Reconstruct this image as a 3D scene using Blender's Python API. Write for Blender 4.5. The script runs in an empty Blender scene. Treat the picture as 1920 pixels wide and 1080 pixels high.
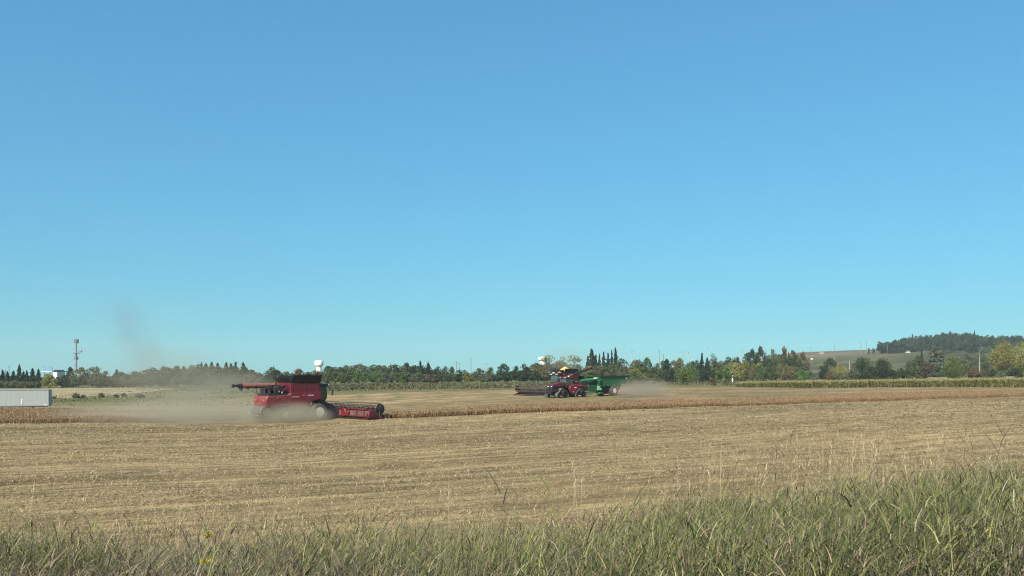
import bpy, bmesh, math, random
import numpy as np
from mathutils import Vector, Matrix
R = math.radians
random.seed(11)
RNG = np.random.default_rng(11)
SC = bpy.context.scene
COL = SC.collection
F = 1600.0      # focal length in photograph pixels (1920 wide)
H0 = 700.0      # photograph row of the eye level

# ------------------------------------------------------------------ materials
ALB = .76
def new_mat(name):
    m = bpy.data.materials.new(name); m.use_nodes = True
    nt = m.node_tree
    for n in list(nt.nodes): nt.nodes.remove(n)
    out = nt.nodes.new('ShaderNodeOutputMaterial')
    return m, nt, out
def N(nt, typ, **kw):
    n = nt.nodes.new(typ)
    for k, v in kw.items():
        if k.startswith('i_'):
            n.inputs[k[2:].replace('_', ' ')].default_value = v
        else:
            setattr(n, k, v)
    return n
def ramp(nt, stops, interp='LINEAR'):
    n = nt.nodes.new('ShaderNodeValToRGB'); e = n.color_ramp.elements
    n.color_ramp.interpolation = interp
    while len(e) < len(stops): e.new(0.5)
    for el, (p, c) in zip(e, stops):
        el.position = p; el.color = (c[0], c[1], c[2], 1)
    return n
def paint(name, col, rough=0.45, metal=0.0, dirt=(0.25, 0.2, 0.13), amount=0.35, scale=1.3, spec=0.5):
    """painted / metal / rubber surface with uneven dust on it"""
    m, nt, out = new_mat(name)
    tc = N(nt, 'ShaderNodeTexCoord')
    n1 = N(nt, 'ShaderNodeTexNoise'); n1.inputs['Scale'].default_value = scale
    n1.inputs['Detail'].default_value = 6; n1.inputs['Roughness'].default_value = .65
    nt.links.new(tc.outputs['Object'], n1.inputs['Vector'])
    mr = N(nt, 'ShaderNodeMapRange'); mr.inputs[1].default_value = .42; mr.inputs[2].default_value = .78
    mr.inputs[3].default_value = 0; mr.inputs[4].default_value = amount
    nt.links.new(n1.outputs['Fac'], mr.inputs[0])
    mx = N(nt, 'ShaderNodeMix', data_type='RGBA')
    mx.inputs[6].default_value = (*[ALB*v for v in col], 1); mx.inputs[7].default_value = (*[ALB*v for v in dirt], 1)
    nt.links.new(mr.outputs[0], mx.inputs[0])
    b = N(nt, 'ShaderNodeBsdfPrincipled')
    b.inputs['Roughness'].default_value = rough; b.inputs['Metallic'].default_value = metal
    b.inputs['Specular IOR Level'].default_value = spec
    nt.links.new(mx.outputs[2], b.inputs['Base Color'])
    nt.links.new(b.outputs[0], out.inputs[0])
    return m
def tinted(name, rough=0.8, trans=0.25, gain=1.0):
    """blades and leaves: colour per blade from the mesh attribute 'tint', some light passing through"""
    m, nt, out = new_mat(name)
    at = N(nt, 'ShaderNodeAttribute', attribute_name='tint')
    d = N(nt, 'ShaderNodeBsdfPrincipled'); d.inputs['Roughness'].default_value = rough
    d.inputs['Specular IOR Level'].default_value = .25
    t = N(nt, 'ShaderNodeBsdfTranslucent')
    mix = N(nt, 'ShaderNodeMixShader'); mix.inputs[0].default_value = trans
    nt.links.new(at.outputs['Color'], d.inputs['Base Color']); nt.links.new(at.outputs['Color'], t.inputs['Color'])
    nt.links.new(d.outputs[0], mix.inputs[1]); nt.links.new(t.outputs[0], mix.inputs[2])
    nt.links.new(mix.outputs[0], out.inputs[0])
    return m
def leafy(name, dark, mid, light, trans=0.25, hue=0.03, scale=7.0):
    """tree crowns: mottled clump colours, each tree a little different"""
    m, nt, out = new_mat(name)
    tc = N(nt, 'ShaderNodeTexCoord'); oi = N(nt, 'ShaderNodeObjectInfo')
    add = N(nt, 'ShaderNodeVectorMath', operation='ADD')
    nt.links.new(tc.outputs['Object'], add.inputs[0]); nt.links.new(oi.outputs['Location'], add.inputs[1])
    n1 = N(nt, 'ShaderNodeTexNoise'); n1.inputs['Scale'].default_value = scale; n1.inputs['Detail'].default_value = 4
    nt.links.new(add.outputs[0], n1.inputs['Vector'])
    rp = ramp(nt, [(p, [ALB*1.08*v for v in c]) for p, c in ((.3, dark), (.5, mid), (.72, light))])
    nt.links.new(n1.outputs['Fac'], rp.inputs[0])
    hs = N(nt, 'ShaderNodeHueSaturation')
    mr = N(nt, 'ShaderNodeMapRange'); mr.inputs[3].default_value = .5 - hue; mr.inputs[4].default_value = .5 + hue
    nt.links.new(oi.outputs['Random'], mr.inputs[0]); nt.links.new(mr.outputs[0], hs.inputs['Hue'])
    mr2 = N(nt, 'ShaderNodeMapRange'); mr2.inputs[3].default_value = .8; mr2.inputs[4].default_value = 1.22
    nt.links.new(oi.outputs['Random'], mr2.inputs[0]); nt.links.new(mr2.outputs[0], hs.inputs['Value'])
    nt.links.new(rp.outputs[0], hs.inputs['Color'])
    d = N(nt, 'ShaderNodeBsdfPrincipled'); d.inputs['Roughness'].default_value = .75
    d.inputs['Specular IOR Level'].default_value = .2
    t = N(nt, 'ShaderNodeBsdfTranslucent'); mix = N(nt, 'ShaderNodeMixShader'); mix.inputs[0].default_value = trans
    nt.links.new(hs.outputs[0], d.inputs['Base Color']); nt.links.new(hs.outputs[0], t.inputs['Color'])
    nt.links.new(d.outputs[0], mix.inputs[1]); nt.links.new(t.outputs[0], mix.inputs[2]); nt.links.new(mix.outputs[0], out.inputs[0])
    return m
ROW = R(27)
def soil(name, c_dark, c_mid, c_light, fine=9.0, stripe=None, bump=.25, patch=.05, patch_cols=None, rough=.95, coarse=None):
    """ground cover seen from far: fine mottling, broad patches and, for fields, passes along the rows"""
    m, nt, out = new_mat(name)
    tc = N(nt, 'ShaderNodeTexCoord')
    rot = N(nt, 'ShaderNodeMapping'); rot.inputs['Rotation'].default_value = (0, 0, -ROW)
    nt.links.new(tc.outputs['Object'], rot.inputs['Vector'])
    n1 = N(nt, 'ShaderNodeTexNoise'); n1.inputs['Scale'].default_value = fine; n1.inputs['Detail'].default_value = 8
    n1.inputs['Roughness'].default_value = .72
    nt.links.new(tc.outputs['Object'], n1.inputs['Vector'])
    rp = ramp(nt, [(.36, c_dark), (.5, c_mid), (.64, c_light)])
    nt.links.new(n1.outputs['Fac'], rp.inputs[0])
    col = rp.outputs[0]
    if patch_cols:
        n2 = N(nt, 'ShaderNodeTexNoise'); n2.inputs['Scale'].default_value = patch; n2.inputs['Detail'].default_value = 5
        sc = N(nt, 'ShaderNodeMapping'); sc.inputs['Scale'].default_value = (.35, 1, 1)
        nt.links.new(rot.outputs[0], sc.inputs['Vector']); nt.links.new(sc.outputs[0], n2.inputs['Vector'])
        rp2 = ramp(nt, [(.38, patch_cols[0]), (.62, patch_cols[1])])
        nt.links.new(n2.outputs['Fac'], rp2.inputs[0])
        mu = N(nt, 'ShaderNodeMix', data_type='RGBA', blend_type='MULTIPLY'); mu.inputs[0].default_value = 1
        nt.links.new(col, mu.inputs[6]); nt.links.new(rp2.outputs[0], mu.inputs[7]); col = mu.outputs[2]
    if coarse:
        cs, c0, c1 = coarse
        n4 = N(nt, 'ShaderNodeTexNoise'); n4.inputs['Scale'].default_value = cs; n4.inputs['Detail'].default_value = 6; n4.inputs['Roughness'].default_value = .7
        mp4 = N(nt, 'ShaderNodeMapping'); mp4.inputs['Scale'].default_value = (.45, 1, 1)
        nt.links.new(rot.outputs[0], mp4.inputs['Vector']); nt.links.new(mp4.outputs[0], n4.inputs['Vector'])
        rp4 = ramp(nt, [(.38, c0), (.62, c1)]); nt.links.new(n4.outputs['Fac'], rp4.inputs[0])
        mu = N(nt, 'ShaderNodeMix', data_type='RGBA', blend_type='MULTIPLY'); mu.inputs[0].default_value = 1
        nt.links.new(col, mu.inputs[6]); nt.links.new(rp4.outputs[0], mu.inputs[7]); col = mu.outputs[2]
    if stripe:
        for (sx, sy, lo, hi, c) in stripe:
            mp = N(nt, 'ShaderNodeMapping'); mp.inputs['Scale'].default_value = (sx, sy, 0)
            nt.links.new(rot.outputs[0], mp.inputs['Vector'])
            n3 = N(nt, 'ShaderNodeTexNoise'); n3.inputs['Scale'].default_value = 1; n3.inputs['Detail'].default_value = 3
            nt.links.new(mp.outputs[0], n3.inputs['Vector'])
            rp3 = ramp(nt, [(lo, c), (hi, (1, 1, 1))])
            nt.links.new(n3.outputs['Fac'], rp3.inputs[0])
            mu = N(nt, 'ShaderNodeMix', data_type='RGBA', blend_type='MULTIPLY'); mu.inputs[0].default_value = 1
            nt.links.new(col, mu.inputs[6]); nt.links.new(rp3.outputs[0], mu.inputs[7]); col = mu.outputs[2]
    b = N(nt, 'ShaderNodeBsdfPrincipled'); b.inputs['Roughness'].default_value = rough
    b.inputs['Specular IOR Level'].default_value = .1
    gn = N(nt, 'ShaderNodeMix', data_type='RGBA', blend_type='MULTIPLY'); gn.inputs[0].default_value = 1; gn.inputs[7].default_value = (.84*ALB, .83*ALB, .84*ALB, 1)
    nt.links.new(col, gn.inputs[6]); nt.links.new(gn.outputs[2], b.inputs['Base Color'])
    if bump:
        bp = N(nt, 'ShaderNodeBump'); bp.inputs['Strength'].default_value = bump; bp.inputs['Distance'].default_value = .12
        nt.links.new(n1.outputs['Fac'], bp.inputs['Height']); nt.links.new(bp.outputs[0], b.inputs['Normal'])
    nt.links.new(b.outputs[0], out.inputs[0])
    return m
M = {}
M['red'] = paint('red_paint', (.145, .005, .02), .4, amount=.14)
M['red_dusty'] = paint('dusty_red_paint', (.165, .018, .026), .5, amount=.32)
M['tank_red'] = paint('tank_red_paint', (.105, .004, .014), .45, amount=.12)
M['black'] = paint('black_steel', (.012, .012, .016), .45, amount=.15, dirt=(.15, .12, .08))
M['grey_steel'] = paint('grey_steel', (.12, .12, .12), .5, .4, amount=.5)
M['rubber'] = paint('tyre_rubber', (.028, .03, .03), .85, amount=.75, dirt=(.17, .15, .11), scale=2.5)
M['track'] = paint('track_rubber', (.06, .06, .058), .85, amount=.7, dirt=(.2, .18, .14), scale=2)
M['rim'] = paint('pale_rim', (.62, .62, .58), .4, amount=.4)
M['rim_white'] = paint('white_rim', (.8, .78, .7), .4, amount=.15)
M['green'] = paint('green_paint', (.016, .125, .046), .4, amount=.12, dirt=(.12, .16, .08))
M['green_dark'] = paint('dark_green_paint', (.005, .03, .015), .45, amount=.15, dirt=(.08, .08, .05))
M['glass'] = paint('cab_glass', (.05, .075, .07), .08, amount=.3, dirt=(.1, .1, .08), spec=.8)
M['white'] = paint('white_paint', (.8, .8, .78), .5, amount=.2, dirt=(.5, .48, .42))
M['maroon'] = paint('shaded_maroon_paint', (.06, .005, .015), .5, amount=.12, dirt=(.12,.09,.07))  # the far combine's red, with its shade put into the colour
M['amber'] = paint('tail_lens', (.42, .16, .1), .3, amount=.1)
M['trailer'] = paint('grey_aluminium', (.3, .34, .34), .55, .0, amount=.4, dirt=(.24, .265, .255), scale=.5)
M['wood'] = paint('weathered_wood', (.22, .19, .15), .85, amount=.5, dirt=(.1, .09, .07))
M['wood_pale'] = paint('pale_wood', (.42, .4, .32), .85, amount=.4, dirt=(.2, .18, .14))
M['galv'] = paint('galvanised_steel', (.22, .25, .26), .6, .3, amount=.3, dirt=(.15, .15, .15))
M['sign_blue'] = paint('billboard_print', (.09, .2, .36), .5, amount=.9, dirt=(.3, .42, .5), scale=.25)
M['grain'] = soil('corn_grain', (.6, .42, .12), (.8, .6, .22), (.9, .75, .35), fine=14)
M['bark'] = paint('tree_bark', (.09, .075, .055), .9, amount=.5, dirt=(.16, .14, .11), scale=8)
M['reel'] = paint('reel_plastic', (.05, .04, .035), .6, amount=.5, dirt=(.2, .15, .1))
M['auger_red'] = paint('sun_bleached_red', (.24, .08, .065), .55, amount=.35)
M['draper'] = paint('draper_back_panel', (.085, .042, .038), .7, amount=.4, dirt=(.28, .19, .14))

# ------------------------------------------------------------------ tagging and mesh building
def tag(o, label=None, cat=None, group=None, kind=None):
    if label: o['label'] = label
    if cat: o['category'] = cat
    if group: o['group'] = group
    if kind: o['kind'] = kind
    return o
def empty(name, loc=(0, 0, 0), rz=0.0):
    o = bpy.data.objects.new(name, None); COL.objects.link(o)
    o.location = loc; o.rotation_euler = (0, 0, rz); o.empty_display_size = .3
    return o
def children(o): return [c for c in bpy.data.objects if c.parent == o]
def copy_tree(o, parent=None):
    c = o.copy(); COL.objects.link(c); c.parent = parent
    for ch in list(o.children): copy_tree(ch, c)
    return c
def mesh_obj(name, verts, faces, mats, parent=None, smooth=False, tint=None, mat_index=None):
    """fast mesh from numpy arrays; faces: (n,4) or (n,3)"""
    me = bpy.data.meshes.new(name)
    verts = np.asarray(verts, dtype=np.float32); faces = np.asarray(faces, dtype=np.int32)
    k = faces.shape[1]; nf = len(faces)
    me.vertices.add(len(verts)); me.vertices.foreach_set('co', verts.ravel())
    me.loops.add(nf * k); me.loops.foreach_set('vertex_index', faces.ravel())
    me.polygons.add(nf)
    me.polygons.foreach_set('loop_start', np.arange(0, nf * k, k, dtype=np.int32))
    me.polygons.foreach_set('loop_total', np.full(nf, k, dtype=np.int32))
    for m in (mats if isinstance(mats, (list, tuple)) else [mats]): me.materials.append(m)
    if mat_index is not None: me.polygons.foreach_set('material_index', np.asarray(mat_index, dtype=np.int32))
    me.polygons.foreach_set('use_smooth', np.full(nf, bool(smooth)))
    me.update(calc_edges=True)
    if tint is not None:
        a = me.attributes.new('tint', 'FLOAT_COLOR', 'POINT')
        t = np.ones((len(verts), 4), dtype=np.float32); t[:, :3] = tint
        a.data.foreach_set('color', t.ravel())
    o = bpy.data.objects.new(name, me); COL.objects.link(o)
    if parent is not None: o.parent = parent
    return o
class MB:
    """collects shapes for ONE mesh part"""
    def __init__(s): s.bm = bmesh.new()
    def _xf(s, vs, loc, rot):
        mt = Matrix.Translation(loc)
        if rot: mt = mt @ Matrix.Rotation(rot[2], 4, 'Z') @ Matrix.Rotation(rot[1], 4, 'Y') @ Matrix.Rotation(rot[0], 4, 'X')
        bmesh.ops.transform(s.bm, matrix=mt, verts=vs)
    def box(s, c, size, rot=None, bev=0.02):
        r = bmesh.ops.create_cube(s.bm, size=1.0); vs = r['verts']
        bmesh.ops.scale(s.bm, vec=size, verts=vs)
        if bev:
            bev = min(bev, min(size) * .3)
            es = list({e for v in vs for e in v.link_edges})
            g = bmesh.ops.bevel(s.bm, geom=es, offset=bev, segments=1, affect='EDGES', profile=.5)
            vs = list({v for f in g['faces'] for v in f.verts})
        s._xf(vs, c, rot); return s
    def prism(s, pts, y0, y1, bev=0.03, rot=None, loc=(0, 0, 0)):
        """outline in x,z pushed from y0 to y1"""
        a = [s.bm.verts.new((x, y0, z)) for x, z in pts]; b = [s.bm.verts.new((x, y1, z)) for x, z in pts]
        n = len(pts); fs = [s.bm.faces.new(a), s.bm.faces.new(list(reversed(b)))]
        for i in range(n): fs.append(s.bm.faces.new((a[i], b[i], b[(i + 1) % n], a[(i + 1) % n])))
        bmesh.ops.recalc_face_normals(s.bm, faces=fs)
        vs = a + b
        if bev:
            es = list({e for f in fs for e in f.edges})
            g = bmesh.ops.bevel(s.bm, geom=es, offset=bev, segments=1, affect='EDGES', profile=.5)
            vs = list({v for f in g['faces'] for v in f.verts})
        if rot or loc != (0, 0, 0): s._xf(vs, loc, rot)
        return s
    def hexa(s, bot, top):
        """a solid between two quads (lists of four points)"""
        a = [s.bm.verts.new(p) for p in bot]; b = [s.bm.verts.new(p) for p in top]
        fs = [s.bm.faces.new(a), s.bm.faces.new(b)]
        for i in range(4): fs.append(s.bm.faces.new((a[i], a[(i + 1) % 4], b[(i + 1) % 4], b[i])))
        bmesh.ops.recalc_face_normals(s.bm, faces=fs); return s
    def tube(s, p0, p1, r0, r1=None, n=12):
        p0 = Vector(p0); p1 = Vector(p1); r1 = r0 if r1 is None else r1
        d = p1 - p0; q = d.to_track_quat('Z', 'Y').to_matrix().to_4x4()
        bmesh.ops.create_cone(s.bm, cap_ends=True, segments=n, radius1=r0, radius2=max(r1, .001), depth=d.length,
                              matrix=Matrix.Translation((p0 + p1) / 2) @ q); return s
    def path(s, pts, r, n=8):
        for a, b in zip(pts[:-1], pts[1:]): s.tube(a, b, r, r, n)
        return s
    def lathe(s, prof, c, axis='y', n=28):
        """prof: (radius, along) pairs, closed into a ring if it starts and ends at the same pair"""
        rings = []
        for r, t in prof:
            ring = []
            for i in range(n):
                a = 2 * math.pi * i / n
                u, v = r * math.cos(a), r * math.sin(a)
                p = (u, t, v) if axis == 'y' else ((u, v, t) if axis == 'z' else (t, u, v))
                ring.append(s.bm.verts.new((c[0] + p[0], c[1] + p[1], c[2] + p[2])))
            rings.append(ring)
        fs = []
        for A, B in zip(rings[:-1], rings[1:]):
            for i in range(n): fs.append(s.bm.faces.new((A[i], A[(i + 1) % n], B[(i + 1) % n], B[i])))
        for ring in (rings[0], rings[-1]):
            fs.append(s.bm.faces.new(ring))
        bmesh.ops.recalc_face_normals(s.bm, faces=fs); return s
    def build_each(s, name, mat, parent=None, smooth=True):
        """one object per separate piece (pieces whose boxes touch stay together)"""
        left = set(s.bm.verts); isl = []
        while left:
            st = [left.pop()]; got = list(st)
            while st:
                for e in st.pop().link_edges:
                    for w in e.verts:
                        if w in left: left.discard(w); st.append(w); got.append(w)
            co = np.array([v.co[:] for v in got]); isl.append([co.min(0) - .01, co.max(0) + .01, got])
        merged = True
        while merged:
            merged = False
            for i in range(len(isl)):
                for j in range(i + 1, len(isl)):
                    if (isl[i][0] <= isl[j][1]).all() and (isl[j][0] <= isl[i][1]).all():
                        isl[i] = [np.minimum(isl[i][0], isl[j][0]), np.maximum(isl[i][1], isl[j][1]), isl[i][2] + isl[j][2]]; isl.pop(j); merged = True; break
                if merged: break
        out = []
        for _, _, vs in isl:
            q = MB(); mp = {v: q.bm.verts.new(v.co) for v in vs}
            for f in {f for v in vs for f in v.link_faces}: q.bm.faces.new([mp[v] for v in f.verts])
            out.append(q.build(name, mat, parent, smooth))
        s.bm.free(); return out
    def build(s, name, mat, parent=None, smooth=True):
        me = bpy.data.meshes.new(name); s.bm.to_mesh(me); s.bm.free()
        for m in (mat if isinstance(mat, (list, tuple)) else [mat]): me.materials.append(m)
        me.polygons.foreach_set('use_smooth', np.full(len(me.polygons), bool(smooth)))
        if smooth: me.set_sharp_from_angle(angle=R(32))
        o = bpy.data.objects.new(name, me); COL.objects.link(o)
        if parent is not None: o.parent = parent
        return o

# ------------------------------------------------------------------ terrain (heights relative to the camera)
US = np.array([-.6, -.3, 0., .3, .6])
TY = np.array([1.5, 4, 6, 8, 10, 14, 20, 25, 30, 40, 60, 80, 100, 130, 160, 200, 260, 330, 420, 550, 700, 900, 1100, 1400, 2000, 4000.])
TZ = np.array([
 [-1.45,-1.54,-1.75,-2.16,-2.8,-4.1,-4.8,-5.0,-5.1,-5.2,-5.3,-5.35,-5.5,-5.8,-6.1,-6.15,-6.05,-5.95,-6.2,-6.5,-7,-7.5,-8,-8,-8,-8],
 [-1.45,-1.52,-1.7,-2.1,-2.75,-4.0,-4.8,-5.0,-5.1,-5.25,-5.45,-5.6,-5.66,-5.7,-5.7,-5.6,-5.3,-5.1,-5.1,-5.5,-6,-6.5,-7,-7,-7,-7],
 [-1.45,-1.53,-1.73,-2.14,-2.72,-3.9,-4.7,-4.95,-5.05,-5.15,-5.25,-5.15,-4.98,-4.75,-4.5,-4.3,-4.1,-3.95,-3.95,-4,-4,-4,-4,-4,-4,-4],
 [-1.35,-1.43,-1.57,-1.82,-2.3,-3.5,-4.5,-4.8,-4.95,-5.05,-5.05,-4.88,-4.7,-4.55,-4.3,-4.1,-4.1,-4.3,-4.0,-3.2,-1.0,9,23,30,31,30],
 [-1.3,-1.35,-1.45,-1.64,-1.98,-3.1,-4.2,-4.6,-4.75,-4.8,-4.7,-4.4,-4.3,-4.25,-4.1,-3.98,-3.7,-2.7,-1.6,0.,8,22,31,38,40,38]], dtype=float)
LTY = np.log(TY)
def _pchip_slopes(x, y):
    h = np.diff(x); d = np.diff(y) / h; m = np.zeros_like(y)
    for i in range(1, len(x) - 1):
        if d[i - 1] * d[i] > 0:
            w1 = 2 * h[i] + h[i - 1]; w2 = h[i] + 2 * h[i - 1]
            m[i] = (w1 + w2) / (w1 / d[i - 1] + w2 / d[i])
    m[0] = d[0]; m[-1] = d[-1]; return m
TM = np.array([_pchip_slopes(LTY, r) for r in TZ])
def _rows(ly):
    ly = np.clip(ly, LTY[0], LTY[-1])
    i = np.clip(np.searchsorted(LTY, ly) - 1, 0, len(LTY) - 2)
    h = LTY[i + 1] - LTY[i]; t = (ly - LTY[i]) / h
    a = 2*t**3 - 3*t**2 + 1; b = t**3 - 2*t**2 + t; c = -2*t**3 + 3*t**2; d = t**3 - t**2
    return [a * TZ[k][i] + b * h * TM[k][i] + c * TZ[k][i + 1] + d * h * TM[k][i + 1] for k in range(5)]
def ground_z(X, Y):
    X = np.asarray(X, dtype=float); Y = np.asarray(Y, dtype=float)
    r = np.hypot(X, Y); ang = np.arctan2(X, Y)            # 0 straight ahead
    lim = R(36)
    d = np.where(np.abs(ang) < lim, r * np.cos(ang), r * math.cos(lim))
    u = np.tan(np.clip(ang, -lim, lim))
    back = np.clip((np.abs(ang) - lim) / (math.pi - lim), 0, 1)
    u = u * (1 - back)
    rows = _rows(np.log(np.maximum(d, 1.5)))
    x = np.clip((np.clip(u, -.6, .6) + .6) / .3, 0, 3.99999); i = x.astype(int); t = x - i
    st = np.stack(rows, 0)
    g = lambda k: np.take_along_axis(st, np.clip(k, 0, 4)[None, ...], 0)[0]
    p0, p1, p2, p3 = g(i - 1), g(i), g(i + 1), g(i + 2)
    z = .5 * (2*p1 + (p2 - p0)*t + (2*p0 - 5*p1 + 4*p2 - p3)*t*t + (3*p1 - p0 - 3*p2 + p3)*t**3)
    hill = np.clip((u - .19) / .14, 0, 1); hill = hill*hill*(3 - 2*hill); wf = np.clip((d - 480) / 220, 0, 1) * (u > 0)
    z = z * (1 - wf) + wf * (-4.5 + (z + 4.5) * hill)          # the hill begins only right of the near tree row
    z = z * (1 - back) + back * np.minimum(z, -1.7)
    amp = np.clip((r - 12) / 60, 0, 1)
    z = z + amp * (.05*np.sin(X*.21 + Y*.13) + .04*np.sin(X*.11 - Y*.32 + 1.3) + .03*np.sin(.55*X + 1.1*Y))
    z = z + np.clip(r / 400 - .8, 0, 1.5) * (.6*np.sin(X*.012 + 1) + .5*np.sin(Y*.017 + X*.008))
    return z
def gz(x, y): return float(ground_z(np.array([x]), np.array([y]))[0])
def at(px, Y):
    x = (px - 960) / F * Y
    return (x, Y, gz(x, Y))
# polar base sheet
def base_ground():
    angs = np.concatenate([np.linspace(-42, 42, 420), np.linspace(42, 318, 140)[1:-1]]) * math.pi / 180
    rs = np.concatenate([[.3], np.geomspace(1.2, 2400, 230)])
    A, Rr = np.meshgrid(angs, rs)
    X = Rr * np.sin(A); Y = Rr * np.cos(A); Z = ground_z(X, Y)
    V = np.stack([X, Y, Z], -1).reshape(-1, 3)
    na, nr = len(angs), len(rs)
    idx = np.arange(nr * na).reshape(nr, na); j = np.roll(idx, -1, axis=1)
    Fc = np.stack([idx[:-1], idx[1:], j[1:], j[:-1]], -1).reshape(-1, 4)
    m = soil('meadow_ground', (.1, .1, .045), (.16, .155, .07), (.22, .2, .1), fine=1.2, bump=.3, patch=.02,
             patch_cols=((.72, .8, .72), (1.15, 1.08, 1.0)))
    return tag(mesh_obj('ground', V, Fc, m, smooth=True), kind='structure')
def sheet(name, u0, u1, yf, yb, mat, dz=.03, nu=160, ny=120, kind='structure'):
    us = np.linspace(u0, u1, nu); t = np.linspace(0, 1, ny)[:, None]
    a = np.log(np.array([yf(u) for u in us]))[None, :]; b = np.log(np.array([yb(u) for u in us]))[None, :]
    Y = np.exp(a * (1 - t) + b * t); X = Y * us[None, :]
    Z = ground_z(X, Y) + dz
    V = np.stack([X, Y, Z], -1).reshape(-1, 3); idx = np.arange(ny * nu).reshape(ny, nu)
    Fc = np.stack([idx[:-1, :-1], idx[:-1, 1:], idx[1:, 1:], idx[1:, :-1]], -1).reshape(-1, 4)
    return tag(mesh_obj(name, V, Fc, mat, smooth=True), kind=kind)
# ------------------------------------------------------------------ farm machines (x forward, y left, z up; origin on the ground)
def wheel(root, c, r, w, rim_mat, side, rim_r=None, lugs=22):
    """wheel part with tyre and rim; side +1/-1 is the outer face"""
    rim_r = rim_r or r * .55
    x, y, z = c; s = side
    hub = MB().tube((x, y - s * w * .35, z), (x, y + s * w * .42, z), r * .16, r * .12, 14).build('wheel', M['grey_steel'], root)
    t = MB()
    t.lathe([(rim_r, y - w*.46), (r*.86, y - w*.5), (r*.95, y - w*.44), (r*.965, y), (r*.95, y + w*.44), (r*.86, y + w*.5), (rim_r, y + w*.46)], (x, 0, z), n=36)
    for i in range(lugs):
        a = 2 * math.pi * i / lugs
        for k in (-1, 1):
            aa = a + (.5 * math.pi / lugs if k > 0 else 0)
            t.box((x + r*.965*math.cos(aa), y + k*w*.24, z + r*.965*math.sin(aa)), (r*.09, w*.5, r*.09), rot=(0, -aa + math.pi/2, k*.5), bev=0)
    t.build('tyre', M['rubber'], hub)
    m = MB()
    m.lathe([(rim_r*1.02, y + s*w*.47), (rim_r*.9, y + s*w*.44), (rim_r*.8, y + s*w*.2), (rim_r*.3, y + s*w*.14), (rim_r*.28, y + s*w*.3), (.01, y + s*w*.3)], (x, 0, z), n=28)
    for i in range(8):
        a = i * math.pi / 4
        m.tube((x + rim_r*.45*math.cos(a), y + s*w*.12, z + rim_r*.45*math.sin(a)), (x + rim_r*.45*math.cos(a), y + s*w*.24, z + rim_r*.45*math.sin(a)), .035, n=6)
    m.build('rim', rim_mat, hub)
    return hub

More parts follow.
